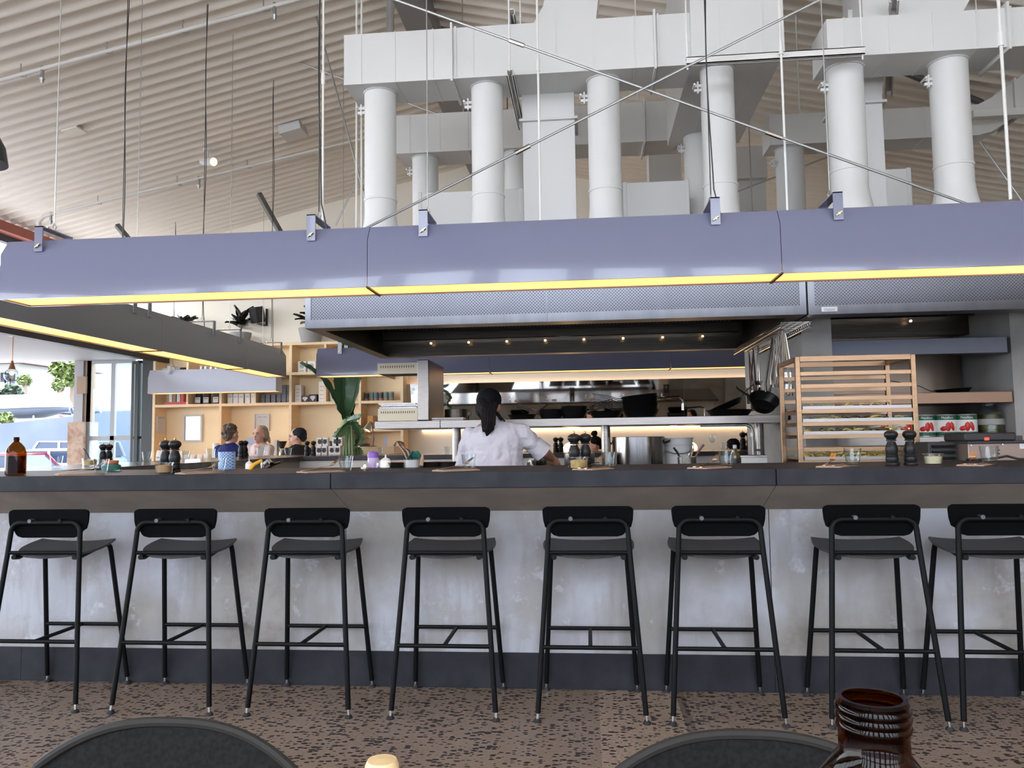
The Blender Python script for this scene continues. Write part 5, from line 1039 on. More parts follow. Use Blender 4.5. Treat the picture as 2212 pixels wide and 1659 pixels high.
# coffee maker and white carton right of the man in the pale shirt
m = MB(); m.box(xs[1]+.75, xs[3]-.06, 12.24, 12.58, 0, .889); tag(m.build('low_counter', m_ply, bevel=.003), 'low plywood counter behind the woman in the apron', 'counter'); zc = .89
q = at(604, 985, 12.4); l = (q.x, 12.42, zc); t_ = thing('coffee_maker', 'coffee brewer with a black filter cone between two seated people', 'coffee maker', l)
MB().box(l[0]-.09, l[0]+.10, 12.36, 12.5, zc, zc+.04).box(l[0]-.09, l[0]-.04, 12.38, 12.48, zc+.04, zc+.36).build('brewer_base', m_white, t_); MB().lathe([(0, .05), (.05, .05), (.055, .10), (.045, .20), (.04, .21), (0, .21)], (l[0]+.04, 12.40, zc), 20).build('steel_jug', m_chrome, t_)
MB().lathe([(0, .22), (.03, .22), (.08, .34), (.075, .34), (.03, .235), (0, .235)], (l[0]+.04, 12.40, zc), 20).build('filter_cone', m_dark, t_); MB().tube([(l[0]+.09, 12.4, zc+.2), (l[0]+.14, 12.4, zc+.19), (l[0]+.15, 12.4, zc+.10)], .009, 6).build('jug_handle', m_dark, t_)
carton(at(660, 975, 12.4).x, 12.45, zc, .15, .24, .08, 'white carton with a red mark behind the woman in the apron', None, mcard, 'bar', mredp)
# stacked jars in white boxes on the back counter
k = 0
for row, (z, pp) in enumerate(((CT+.001, (688, 699, 716, 728)), (CT+.105, (690, 701, 724, 732)))):
    for p in pp:
        x = at(p, 980, 9.2).x; t_ = thing('boxed_jar', '%s white boxed jar from the left, %s row of the stack by the palm' % (ords[k % 4], ('bottom', 'top')[row]), 'box', (x, 9.25, z), group='stacked boxed jars by the plant'); k += 1
        w = .040; MB().box(x-w, x+w*.9, 9.21, 9.29, z, z+.103).build('box_body', m_paper, t_, bevel=.002); MB().cyl((x, 9.207, z+.052), (x, 9.211, z+.052), .026, n=18).box(x-.03, x+.03, 9.207, 9.211, z+.075, z+.082).build('box_window', m_dark, t_)
# host stand, lamp, tablet
t_ = thing('host_stand', 'plywood host stand with upstand right of the plant', 'stand', (at(815, 980, 10.4).x, 10.5, 0)); a = at(770, 965, 10.3); b2 = at(851, 965, 10.3)
MB().box(a.x, b2.x, 10.3, 10.34, 0, a.z).box(a.x, a.x+.03, 10.34, 10.8, 0, a.z).box(b2.x-.03, b2.x, 10.34, 10.8, 0, a.z).build('front_board', m_ply, t_, bevel=.002); MB().box(a.x+.03, b2.x-.03, 10.341, 10.8, a.z-.04, a.z-.01).build('desk_board', m_ply, t_); zd = a.z-.009
q = at(806, 960, 10.5); l = V3((q.x, 10.5, zd)); t_ = thing('desk_lamp', 'metal desk lamp with a lit bulb over the host stand', 'lamp', l); h1 = at(800, 913, 10.5); h2 = at(790, 934, 10.45)
MB().lathe([(0, 0), (.06, 0), (.06, .012), (.012, .02), (0, .02)], l, 20).build('lamp_base', m_dsteel, t_); MB().tube([l+V3((0, 0, .02)), l+V3((.01, 0, .12)), V3((l.x-.015, 10.5, h1.z+.0)), V3((l.x-.04, 10.5, h1.z+.015)), h1], .006, 8).build('lamp_arm', m_dsteel, t_)
d = (h2-h1).normalized(); Rm = d.to_track_quat('Z', 'Y').to_matrix(); MB().lathe([(.012, -.02), (.02, .0), (.04, .05), (.055, .12), (.052, .12), (.037, .05), (.012, .01)], h1, 20, Rm).build('lamp_shade', M('brushed lamp metal', (.62, .56, .50), .3, .9), t_); MB().sph(h1+d*.085, .033, 14, 10).build('lamp_bulb', m_bulb, t_)
q = at(783, 962, 10.45); t_ = thing('tablet_stand', 'tablet on a slanted stand beside the desk lamp', 'tablet', (q.x, 10.45, zd)); Rm = Matrix.Translation((q.x, 10.48, zd+.002)) @ Matrix.Rotation(-.6, 4, 'Y'); MB().box(-.09, .11, -.07, .07, 0, .012, Matrix.Translation((q.x, 10.48, zd+.07)) @ Matrix.Rotation(-.55, 4, 'Y')).build('tablet_body', m_steel, t_); MB().box(q.x-.03, q.x+.08, 10.42, 10.54, zd+.0, zd+.05).build('stand_foot', m_dark, t_)
q = at(832, 955, 10.6); tag(MB().box(q.x-.022, q.x+.022, 10.6, 10.62, zd, zd+.15).build('menu_card', M('lilac card', (.62, .62, .85), .6)), 'upright lilac white card on the host stand', 'card')
for i, (p, mm) in enumerate(((797, M('orange cover', (.62, .30, .07), .6)), (809, M('brown cover', (.20, .09, .04), .6)))): tag(MB().box(px_(p)-.05, px_(p)+.05, YS-.09, YS+.09, pz_(926, 820)+.001, pz_(898, 800)-.01*i).build('book', mm, None, bevel=.003), ['orange', 'brown'][i]+' box file on the low right plywood shelf', 'book')
# ================================================================== pots, plants, speaker above the shelving
def rubber(px, Y, zb, w, h, npl, lab, grp, seed):
    random.seed(seed); x = at(px, 720, Y).x; t_ = thing('rubber_plant', lab, 'plant', (x, Y, zb), group=grp)
    pr = [(0, 0), (w*.38, 0), (w*.5, h*.95), (w*.5, h), (w*.46, h), (w*.45, h*.85), (0, h*.85)]; MB().lathe(pr, (x, Y, zb), 28).build('plant_pot', m_pot, t_)
    m = MB(); m.tube([(x, Y, zb+h*.8), (x+.01, Y, zb+h+.12), (x+.02, Y, zb+h+.22)], .012, 6); m.build('plant_stem', m_stem, t_)
    for i in range(npl):
        a = 2*pi*i/npl+random.uniform(-.3, .3); el = random.uniform(.15, 1.25); L = random.uniform(.20, .30); W_ = L*.33; o = V3((x+.01, Y, zb+h+random.uniform(.05, .2)))
        d = V3((cos(a)*cos(el), sin(a)*cos(el), sin(el))); s_ = d.cross(V3((0, 0, 1))).normalized(); n_ = s_.cross(d)
        m = MB(); m.sheet(lambda u, v: o+d*(L*(.18+v))+s_*(W_*(2*u-1)*sin(pi*min(1, v**.85))**.8)+n_*(.10*L*abs(2*u-1)-.25*L*v*v*(1-el/2)), 6, 10, .003); m.tube([o, o+d*L*.2], .004, 5); m.build('leaf', m_rubber, t_)
rubber(520, 12.70, zt+.001, .36, .20, 17, 'dark rubber plant in a grey pot beside the wall speaker', 'rubber plants on the shelving', 5)
rubber(672, 12.70, zt+.001, .42, .24, 16, 'dark rubber plant in a grey pot partly hidden by the hood corner', 'rubber plants on the shelving', 9)
rubber(395, 12.70, zt+.001, .36, .20, 14, 'dark rubber plant whose tips show above the left trough light', 'rubber plants on the shelving', 12)
q = at(556, 680, 12.75); t_ = thing('wall_speaker', 'black loudspeaker on a bracket high on the far wall', 'speaker', q); Rm = Matrix.Translation(q) @ Euler((radians(14), 0, radians(-22))).to_matrix().to_4x4()
MB().box(-.085, .085, -.10, .09, -.135, .135, Rm).build('speaker_cabinet', m_dark, t_, bevel=.012); MB().box(-.075, .075, -.106, -.10, -.12, .12, Rm).build('speaker_grille', M('speaker cloth', (.03, .03, .032), .9), t_); MB().box(q.x-.01, q.x+.08, 12.76, 13.0, q.z-.16, q.z-.145).box(q.x+.05, q.x+.08, 12.97, 13.0, q.z-.16, q.z+.14).build('speaker_bracket', m_dark, t_)
# ================================================================== tall traveller's palm behind the back counter
p = at(751, 985, 10.0); x0 = p.x; t_ = thing('palm_plant', 'tall broad leaved palm with drooping lower leaves behind the back counter', 'plant', (x0, 10.0, 0))
MB().lathe([(0, 0), (.22, 0), (.28, .42), (.28, .45), (.25, .45), (.24, .38), (0, .38)], (x0, 10, 0), 28).build('plant_pot', m_pot, t_)
m = MB(); m.tube([(x0, 10, .36), at(751, 985, 10), at(752, 930, 10), at(752, 905, 10)], [.14, .135, .12, .08], 14)
for k in range(5): m.tube([(x0-.10+.05*k, 9.90-.015*(k % 2), .4), at(738+6.5*k, 985, 9.9), at(740+5.5*k, 930, 9.93), at(746+3*k, 900, 9.98)], [.04, .042, .038, .02], 8)
m.build('plant_stalk', m_stem, t_)
def blade(pts, w, fold, nrm, name='leaf'):
    P = [at(*q) for q in pts]; n = len(P)-1
    def sp(v):
        f = v*n; i = min(int(f), n-1); t = f-i; p0 = P[max(i-1, 0)]; p1 = P[i]; p2 = P[i+1]; p3 = P[min(i+2, n)]
        return .5*((2*p1)+(-p0+p2)*t+(2*p0-5*p1+4*p2-p3)*t*t+(-p0+3*p1-3*p2+p3)*t**3)
    N_ = V3(nrm).normalized()
    def fn(u, v):
        c = sp(v); d = (sp(min(1, v+.02))-sp(max(0, v-.02))).normalized(); s_ = d.cross(N_).normalized(); nn = s_.cross(d); k = 2*u-1; ww = w*(sin(pi*min(1, .06+.94*v))**.55 if v < .97 else .25)
        return c+s_*(ww*k)+nn*(fold*w*abs(k))+s_*(.012*sin(40*v)*k)
    m = MB(); m.sheet(fn, 8, 26, .004); m.tube([sp(v/20) for v in range(20)], [.016*(1-.7*v/20) for v in range(20)], 6); m.build(name, m_green, t_)
blade([(752, 905, 10), (745, 870, 9.95), (743, 825, 9.95), (748, 770, 10), (760, 735, 10.1)], .135, .35, (.5, -1, .1))
blade([(754, 905, 10), (764, 865, 9.9), (775, 815, 9.9), (790, 770, 10), (800, 745, 10)], .12, .5, (-.6, -1, .2))
blade([(748, 905, 10), (731, 880, 9.9), (716, 850, 9.85), (695, 818, 9.8), (668, 797, 9.8), (648, 785, 9.8)], .055, .6, (.9, -.5, .5))
blade([(754, 912, 9.85), (740, 922, 9.7), (724, 945, 9.6), (708, 968, 9.6)], .080, -.35, (-.3, -1, .5)); blade([(752, 908, 9.9), (762, 905, 9.8), (772, 903, 9.75), (782, 898, 9.7)], .05, .3, (0, -1, .4))
blade([(758, 912, 9.85), (770, 925, 9.75), (778, 945, 9.7), (768, 964, 9.7)], .062, .4, (.6, -1, .3)); blade([(772, 968, 9.75), (775, 980, 9.7), (776, 990, 9.7)], .05, .3, (.4, -1, 0)); blade([(718, 955, 9.6), (712, 968, 9.58), (722, 976, 9.58)], .05, .3, (.2, -1, .2))
# ================================================================== tilted wall mirror with strip light beneath
mz0, mz1 = at(1300, 922, 12.95).z, at(1300, 821, 12.84).z; xa = at(874, 880, 12.95).x; tl_ = radians(7.6)
t_ = thing('wall_mirror', 'long frameless mirror tilted down from the far wall above the back counter', 'mirror', ((xa+3.6)/2, 12.95, mz0)); L = (mz1-mz0)/cos(tl_); Rm = Matrix.Translation((0, 12.97, mz0)) @ Matrix.Rotation(tl_, 4, 'X')
seam = [xa+.22, -1.9+.0, .72, 3.6]; seam = [xa+.02, at(1167, 860, 12.9).x, at(1477, 860, 12.9).x, 3.6]
for a, b2 in zip(seam, seam[1:]): MB().box(a+.003, b2-.003, -.012, 0, 0, L, Rm).build('mirror_glass', m_mir, t_)
MB().box(xa, xa+.018, -.02, .02, 0, L, Rm).box(xa, 3.6, .001, .02, 0, L, Rm).build('mirror_backing', M('grey backing', (.35, .36, .38), .5), t_)
m = MB(); m.box(xa+.3, 3.5, 12.95, 12.985, mz0-.035, mz0-.012); tag(m.build('strip_light', m_led), 'warm strip light along the bottom edge of the wall mirror', 'strip light')
m = MB(); m.box(xa+.1, 3.5, 12.93, 12.96, mz1-.05, mz1-.03); tag(m.build('strip_light', m_led), 'warm strip light tucked behind the top edge of the wall mirror', 'strip light')
# bench along the back wall
m = MB(); m.box(-2.9, 3.4, 12.45, 12.9, 0, .45); tag(m.build('wall_bench', m_ply, bevel=.004), 'plywood bench along the far wall under the mirror', 'bench')
for px, py, Y, r, lab in ((1232, 972, 11.6, .11, 'glowing round table lamp left of the bun-haired woman'), (1494, 968, 11.8, .085, 'glowing table lamp right of the white bucket'), (983, 982, 12.2, .05, 'tiny glowing lamp beside the left steel post')):
    q = at(px, py, Y); t_ = thing('table_lamp', lab, 'lamp', (q.x, Y, .74), group='glowing table lamps'); MB().lathe([(0, .74), (.06, .74), (.06, .75), (.012, .76), (.012, q.z-r*.9), (0, q.z-r*.9)], (q.x, Y, 0), 16).build('lamp_stem', m_brass, t_); MB().sph(q, r, 20, 14).build('lamp_globe', m_bulb, t_)
    m = MB(); m.lathe([(0, .715), (.30, .715), (.30, .738), (0, .738)], (q.x, Y, 0), 28); tb = thing('cafe_table', 'round cafe table under the '+lab, 'table', (q.x, Y, 0), group='cafe tables at the far wall'); m.build('table_top', m_ply, tb); MB().lathe([(0, 0), (.2, 0), (.2, .02), (.03, .04), (.03, .715), (0, .715)], (q.x, Y, 0), 16).build('table_base', m_dark, tb)
# settings on the back counter, met again in the mirror
for i in range(6):
    x = -2.3+.8*i; o = dup(protos['nap'], (x, 9.22, CT+.001), 0, 'paper napkin along the outer edge of the back counter, seen in the mirror', 'napkins on the back counter'); o2 = dup(protos['t'], (x-.16, 9.15, CT+.001), 0, 'tumbler along the outer edge of the back counter, seen in the mirror', 'tumblers on the back counter rim', scale=1.0)
q = at(527, 955, 12.2); t_ = thing('menu_board', 'pale lilac board on the low counter between the two seated men', 'board', (q.x, 12.5, .901)); MB().box(q.x-.10, q.x+.10, 12.50, 12.515, .901, 1.30).build('board_sheet', M('lilac board', (.40, .44, .58), .6), t_); MB().box(q.x-.10, q.x+.10, 12.515, 12.55, .901, .93).build('board_foot', m_ply, t_)
# ================================================================== people
FOLDS = {'chef_jacket': (.11, .045), 'shirt': (.10, .035), 'hair': (.035, .022)}
def folds(sz):
    k = 'folds_%g' % sz
    if k in bpy.data.textures: return bpy.data.textures[k]
    tx = bpy.data.textures.new(k, 'CLOUDS'); tx.noise_scale = sz; tx.noise_depth = 2; return tx
def blob(name, mat, prims, parent, vox=.012, it=6, local=False):
    m = MB()
    for p in prims:
        if p[0] == 'e': m.sph(p[1], p[2], 18, 12, p[3] if len(p) > 3 else None)
        else: m.cap(p[1], p[2], p[3], p[4] if len(p) > 4 else None, 14)
    o = m.build(name, mat, parent, local=local)
    r = o.modifiers.new('fuse', 'REMESH'); r.mode = 'VOXEL'; r.voxel_size = vox; r.use_smooth_shade = True
    s = o.modifiers.new('soften', 'SMOOTH'); s.factor = .5; s.iterations = it
    if name in FOLDS:
        d = o.modifiers.new('folds', 'DISPLACE'); d.texture = folds(*FOLDS[name][:1]); d.strength = FOLDS[name][1]; d.mid_level = .5; d.texture_coords = 'LOCAL'
    return o
def skin(n, c): return M('skin '+n, c, .5, sss=.12)
sk_l = skin('light', (.62, .34, .25)); sk_m = skin('tan', (.40, .21, .14))
m_hairk = M('black hair', (.006, .0055, .006), .7, spec=.12, noise=(30, (.012, .010, .010), .4, .6, (9, 9, 1))); m_hairb = M('brown grey hair', (.07, .045, .03), .6, noise=(40, (.15, .105, .075), .35, .65), bump=(60, .9, .02)); m_hairg = M('grey blond hair', (.24, .17, .11), .55, noise=(25, (.42, .35, .28), .4, .6), bump=(60, .6, .01))
m_jack = M('white chef jacket', (.53, .515, .57), .8, bump=(9, .5, .04)); m_trk = M('black trousers', (.02, .02, .022), .8)
def hand(o, d, up, s, mat_pr):
    """palm at o, fingers pointing along d (slightly curled toward -up), thumb on side s."""
    d = V3(d).normalized(); up = V3(up).normalized(); sd = d.cross(up).normalized()*s; P = [('c', o, o+d*.055, .024, .026), ('c', o+sd*.018, o+d*.055+sd*.024, .016, .015), ('c', o-sd*.018, o+d*.055-sd*.024, .016, .015)]
    for k, L in enumerate((.062, .072, .068, .052)):
        b = o+d*.072+sd*(.028-.0185*k); k1 = b+d*L*.5-up*.006; k2 = k1+(d*.6-up*.8).normalized()*L*.5; P += [('c', b, k1, .0085, .008), ('c', k1, k2, .008, .0068)]
    t0_ = o+d*.012+sd*.026; t1 = t0_+(sd*.7+d*.6).normalized()*.04; t2 = t1+(d*.8-up*.5).normalized()*.03; P += [('c', t0_, t1, .011, .010), ('c', t1, t2, .0095, .008)]
    return P
def head_pr(c, f, s=1.0):
    """head centred at c, facing f."""
    f = V3(f).normalized(); R_ = f.to_track_quat('Y', 'Z').to_matrix(); q = lambda x, y, z: V3(c)+R_ @ V3((x*s, y*s, z*s))
    return [('e', q(0, -.012, .018), (.076*s, .094*s, .098*s), R_), ('e', q(0, .030, -.045), (.058*s, .058*s, .066*s), R_), ('e', q(0, .066, -.082), (.026*s, .022*s, .022*s), R_),
            ('c', q(0, .088, .004), q(0, .104, -.030), .009*s, .014*s), ('e', q(0, .084, .022), (.045*s, .012*s, .012*s), R_), ('e', q(0, .082, -.060), (.026*s, .014*s, .010*s), R_),
            ('e', q(.076, -.005, -.012), (.010*s, .020*s, .032*s), R_), ('e', q(-.076, -.005, -.012), (.010*s, .020*s, .032*s), R_)], q, R_
def face_parts(t_, q, R_, s=1.0):
    for sx_ in (-1, 1):
        MB().sph(q(sx_*.032, .083, .006), (.011*s, .006*s, .005*s), 10, 6, R_).build('eye', m_white, t_); MB().sph(q(sx_*.032, .090, .006), (.005*s, .004*s, .005*s), 8, 6, R_).build('iris', m_dark, t_)
        MB().tube([q(sx_*.015, .095, .024), q(sx_*.032, .094, .029), q(sx_*.052, .080, .023)], .004*s, 6).build('eyebrow', m_hairb, t_)
    MB().sph(q(0, .095, -.060), (.020*s, .005*s, .006*s), 10, 6, R_).build('mouth', M('lip', (.30, .09, .08), .5), t_)
# --- woman in white at the stove
Yc = 5.62; hc = at(1059, 876, Yc); t_ = thing('person', 'woman in white chef jacket with long black ponytail, seen from behind at the stove', 'person', (hc.x, Yc, 0))
H, q, R_ = head_pr(hc, (.38, 1, -.12), .97)
sh_r = at(1128, 934, Yc); sh_l = at(1016, 942, Yc); nk = at(1064, 915, Yc-.02); el_r = at(1174, 976, Yc+.06); wr_r = at(1190, 988, 5.90); el_l = at(1003, 1000, Yc+.12); wr_l = V3((el_l.x+.05, 6.02, .98)); hipz = .86; hx = nk.x+.01
hips = [V3((hx-.10, Yc, hipz)), V3((hx+.10, Yc, hipz))]
body = H+[('c', hc+V3((0, -.02, -.05)), nk, .055, .062), ('e', V3((hx, Yc, 1.16)), (.19, .12, .18)), ('e', V3((hx, Yc, .92)), (.19, .13, .16)), ('c', sh_l, el_l, .042, .04), ('c', el_l, wr_l, .042, .030), ('c', sh_r+V3((-.01, 0, -.012)), el_r, .044, .042), ('c', el_r, wr_r, .046, .032)]
body += hand(wr_r+V3((.01, .02, -.008)), (.35, .65, -.55), (0, .4, .9), -1, None)+hand(wr_l, (.3, .9, -.25), (0, .2, 1), 1, None)
for h_, sx_ in zip(hips, (-1, 1)): body += [('c', h_, V3((h_.x+sx_*.01, Yc+.02, .47)), .085, .058), ('c', V3((h_.x+sx_*.01, Yc+.02, .47)), V3((h_.x+sx_*.01, Yc-.02, .09)), .058, .04), ('c', V3((h_.x+sx_*.01, Yc-.04, .04)), V3((h_.x+sx_*.02, Yc+.14, .035)), .038, .034)]
blob('body', sk_m, body, t_, .009, 4)
jk = [('e', V3((hx+.005, Yc-.01, 1.17)), (.215, .145, .155)), ('e', V3((hx, Yc-.01, 1.04)), (.215, .150, .20)), ('e', V3((hx-.01, Yc-.01, .90)), (.225, .155, .18)), ('c', nk+V3((-.02, 0, -.035)), sh_l+V3((.025, 0, -.012)), .066, .062), ('c', nk+V3((.02, 0, -.035)), sh_r+V3((-.02, 0, -.005)), .068, .068), ('c', nk+V3((0, 0, -.02)), nk+V3((.01, 0, .012)), .066, .060),
      ('c', sh_l, sh_l.lerp(el_l, .95)+V3((-.012, 0, -.02)), .062, .066), ('c', sh_r+V3((0, 0, -.01)), sh_r.lerp(el_r, .74)+V3((-.004, 0, -.006)), .072, .064)]
blob('chef_jacket', m_jack, jk, t_, .009, 5)
o_ = V3((-.004, 0, -.006)); MB().tube([sh_r.lerp(el_r, .55)+o_, sh_r.lerp(el_r, .80)+o_, sh_r.lerp(el_r, 1.0)+o_], [.066, .070, .071], 28).build('jacket_sleeve', m_jack, t_); MB().tube([sh_r.lerp(el_r, .82)+o_, sh_r.lerp(el_r, 1.015)+o_], [.0735, .0745], 28).build('sleeve_cuff', m_jack, t_)
blob('trousers', m_trk, [('e', V3((hx, Yc, .88)), (.20, .14, .15))]+[('c', h_, V3((h_.x+sx_*.01, Yc+.02, .45)), .105, .08) for h_, sx_ in zip(hips, (-1, 1))]+[('c', V3((h_.x+sx_*.01, Yc+.02, .45)), V3((h_.x+sx_*.01, Yc-.02, .10)), .08, .065) for h_, sx_ in zip(hips, (-1, 1))], t_, .012, 4)
pt = at(1052, 940, Yc-.14)
blob('hair', m_hairk, [('e', q(0, -.028, .028), (.085, .092, .098), R_), ('e', q(-.01, -.06, -.03), (.075, .06, .08), R_), ('c', q(-.01, -.10, .0), at(1056, 900, Yc-.14), .046, .048), ('c', at(1056, 900, Yc-.14), at(1054, 922, Yc-.15), .048, .040), ('c', at(1054, 922, Yc-.15), pt, .044, .010), ('c', at(1063, 915, Yc-.15), at(1061, 932, Yc-.15), .022, .008), ('c', at(1048, 915, Yc-.15), at(1044, 931, Yc-.15), .020, .008),
      ('c', at(1072, 893, Yc-.10), at(1084, 908, Yc-.10), .014, .005), ('c', at(1074, 893, Yc-.10), at(1091, 911, Yc-.10), .010, .004)], t_, .006, 2)
random.seed(5); m = MB()
for i in range(44):
    a = random.uniform(-1, 1); b_ = random.uniform(0, 1); ye = random.uniform(918, 944)-10*abs(a); m.tube([at(1058+17*a, 868+6*b_, Yc-.105-.01*b_), at(1056+14*a, 890, Yc-.165-.02*b_*(1-abs(a))), at(1055+14*a, 912, Yc-.185-.02*b_*(1-abs(a))), at(1053+10*a, ye, Yc-.17)], [.006, .008, .008, .0015], 6)
m.build('ponytail_strands', m_hairk, t_)
blob('head_scarf', M('black head cloth', (.004, .0045, .007), .8, spec=.15), [('e', q(0, -.022, .042), (.090, .103, .085), R_)], t_, .008, 2)
MB().sph(q(.080, .0, -.032), (.004, .004, .006), 8, 6).build('earring', m_brass, t_)
# --- seated guests and staff
def seated(label, head, face, mshirt, msk, mhair, hair, lean=.06, arms=True, seat=.47, mleg=None, sleeve=.95, faced=True, s=1.0):
    f = V3((face[0], face[1], 0)).normalized(); bf = V3(arms[:2]+(0,)).normalized() if isinstance(arms, tuple) else f; sd = V3((-bf.y, bf.x, 0)); head = V3(head)
    hip = V3((head.x, head.y, seat+.09))-bf*lean; t_ = thing('person', label, 'person', (hip.x, hip.y, 0)); H, q, R_ = head_pr(head, (f.x, f.y, face[2] if len(face) > 2 else 0), s)
    nk = head+V3((0, 0, -.155))-bf*.02; sh = [nk+sd*k*.175+V3((0, 0, -.06)) for k in (-1, 1)]; el = [p+sd*k*.05+bf*.10+V3((0, 0, -.24)) for p, k in zip(sh, (-1, 1))]; wr = [p+bf*.20-sd*k*.09+V3((0, 0, .03)) for p, k in zip(el, (-1, 1))]
    kn = [hip+bf*.42+sd*k*.11+V3((0, 0, .01)) for k in (-1, 1)]; an = [V3((p.x, p.y, .09))-bf*.03 for p in kn]; hp = [hip+sd*k*.09 for k in (-1, 1)]; mid = hip.lerp(nk, .55)
    Rb = bf.to_track_quat('Y', 'Z').to_matrix(); body = H+[('c', head+V3((0, 0, -.06)), nk, .052*s, .060*s), ('e', nk.lerp(mid, .55), (.16, .10, .17), Rb), ('e', hip.lerp(mid, .4), (.16, .12, .17), Rb)]
    for k in (0, 1): body += [('c', sh[k], el[k], .05, .040), ('c', el[k], wr[k], .038, .028), ('c', hp[k], kn[k], .08, .058), ('c', kn[k], an[k], .055, .038), ('c', an[k]-V3((0, 0, .05)), an[k]+bf*.15-V3((0, 0, .055)), .036, .03)]+hand(wr[k]+bf*.015, bf-sd*(2*k-1)*.2, (0, 0, 1), (1 if k else -1), None)
    blob('body', msk, body, t_, .011, 3)
    top = [('e', nk.lerp(mid, .5), (.195, .125, .185), Rb), ('e', hip.lerp(mid, .45), (.185, .14, .20), Rb), ('c', sh[0], sh[1], .068), ('c', nk+V3((0, 0, -.045))-sd*.05, nk+V3((0, 0, -.045))+sd*.05, .052)]
    for k in (0, 1): top.append(('c', sh[k], sh[k].lerp(el[k], sleeve), .066, .058))
    if sleeve > .9:
        for k in (0, 1): top.append(('c', el[k], el[k].lerp(wr[k], .9), .055, .042))
    blob('shirt', mshirt, top, t_, .011, 4); tr_ = []
    for k in (0, 1): tr_ += [('c', hp[k], kn[k], .10, .075), ('c', kn[k], an[k]+V3((0, 0, .03)), .072, .055)]
    blob('trousers', mleg or m_trk, tr_, t_, .014, 3)
    if hair: blob('hair', mhair, [(p[0], q(*p[1]), tuple(x*s for x in p[2]), R_) if p[0] == 'e' else ('c', q(*p[1]), q(*p[2]), p[3], p[4]) for p in hair], t_, .008, 2)
    if faced: face_parts(t_, q, R_, s)
    return t_, q, R_, nk, bf, sd, sh
guests = []
random.seed(11); curls = [('e', (0, -.03, .04), (.088, .092, .085)), ('e', (0, -.07, -.02), (.078, .05, .07))]
for i in range(46):
    a = random.uniform(0, 2*pi); e_ = random.uniform(-.35, 1.5); d = V3((cos(a)*cos(e_), sin(a)*cos(e_), sin(e_)))
    if d.y > .45 and d.z < .55: continue
    curls.append(('e', (d.x*.088, -.03+d.y*.092, .035+d.z*.092), (.020, .020, .020)))
g1 = seated('man with curly hair in a dark blue shirt sitting with his back to the camera', at(500, 938, 10.3), (.45, 1, 0), M('navy blue shirt', (.012, .016, .11), .85, bump=(8, .3, .02)), sk_l, m_hairb, curls, .10, (.2, 1), faced=False, s=1.06)
g2 = seated('man in a pale pink v-neck shirt with swept back greying hair, facing the camera', at(561, 939, 11.5), (-.28, -1, -.03), M('pale pink shirt', (.66, .52, .50), .85, bump=(8, .35, .02)), sk_l, m_hairg,
            [('e', (0, -.045, .050), (.082, .085, .075)), ('e', (.055, -.055, -.01), (.032, .06, .075)), ('e', (-.055, -.055, -.01), (.032, .06, .075)), ('c', (.06, -.08, -.04), (.07, -.11, -.10), .035, .012), ('c', (-.06, -.08, -.04), (-.085, -.10, -.11), .035, .014), ('e', (0, -.09, -.04), (.07, .04, .07))], .05, (-.2, -1), sleeve=.98, s=1.14)
t_, q, R_, nk, bf, sd, sh = g2; a = nk+bf*.105
m = MB(); m.add([nk+bf*.085+sd*.050+V3((0, 0, -.008)), nk+bf*.085-sd*.050+V3((0, 0, -.008)), nk+bf*.135+V3((0, 0, -.135)), nk+bf*.075+sd*.050+V3((0, 0, -.008)), nk+bf*.075-sd*.050+V3((0, 0, -.008)), nk+bf*.12+V3((0, 0, -.135))], [(0, 1, 2), (5, 4, 3), (0, 3, 4, 1), (1, 4, 5, 2), (2, 5, 3, 0)]); m.build('shirt_neck_opening', sk_l, t_)
g3 = seated('woman in black with a black cap and pale apron straps, turned to the left', at(641, 943, 10.5), (-1, -.25, -.08), M('black blouse', (.012, .013, .016), .8), sk_l, M('black cap', (.008, .010, .014), .8),
            [('e', (0, -.035, .030), (.090, .102, .090)), ('e', (0, -.085, -.02), (.06, .045, .06))], .04, (-.8, .5), s=1.02)
t_, q, R_, nk, bf, sd, sh = g3
for k in (0, 1): p = sh[k]; MB().tube([p-bf*.085+V3((0, 0, -.14)), p-sd*(2*k-1)*.07-bf*.05+V3((0, 0, .055)), p-sd*(2*k-1)*.07+bf*.07+V3((0, 0, .03)), p-sd*(2*k-1)*.06+bf*.135+V3((0, 0, -.22))], .013, 8).build('apron_strap', M('pale denim', (.30, .34, .38), .8), t_)
MB().tube([q(-.05, .096, .004), q(-.032, .103, .0), q(-.012, .103, .004), q(0, .106, .008), q(.012, .103, .004), q(.032, .103, .0), q(.05, .096, .004)], .003, 6).build('eyeglasses', m_galv, t_)
g4 = seated('man with a shaved head sitting low behind the utensil tub', at(863, 972, 10.9), (.6, -.8, -.35), M('grey shirt', (.25, .25, .27), .8), sk_l, m_hairb, [('e', (0, -.022, .026), (.078, .094, .092)), ('e', (0, -.06, -.02), (.070, .05, .06))], .18, (.6, -.8), seat=.34, s=1.05)
g5 = seated('woman with a dark hair bun sitting behind the middle pepper mills', at(1283, 962, 10.9), (-1, -.15, -.3), M('pale top', (.70, .62, .55), .8), sk_l, m_hairk, [('e', (0, -.03, .035), (.082, .098, .088)), ('e', (0, -.08, -.01), (.062, .045, .07)), ('e', (0, -.055, .155), (.042, .045, .040)), ('c', (0, -.05, .10), (0, -.055, .14), .02, .02)], .14, (-1, -.2), seat=.40)
g6 = seated('dark haired person leaning forward behind the white tub at the far right', at(1582, 968, 10.9), (-.6, .8, -.3), M('olive top', (.10, .10, .08), .8), sk_m, m_hairk, [('e', (0, -.025, .028), (.086, .10, .092)), ('e', (0, -.07, -.03), (.074, .05, .07))], .16, (-.6, .8), seat=.36, faced=False, s=1.05)
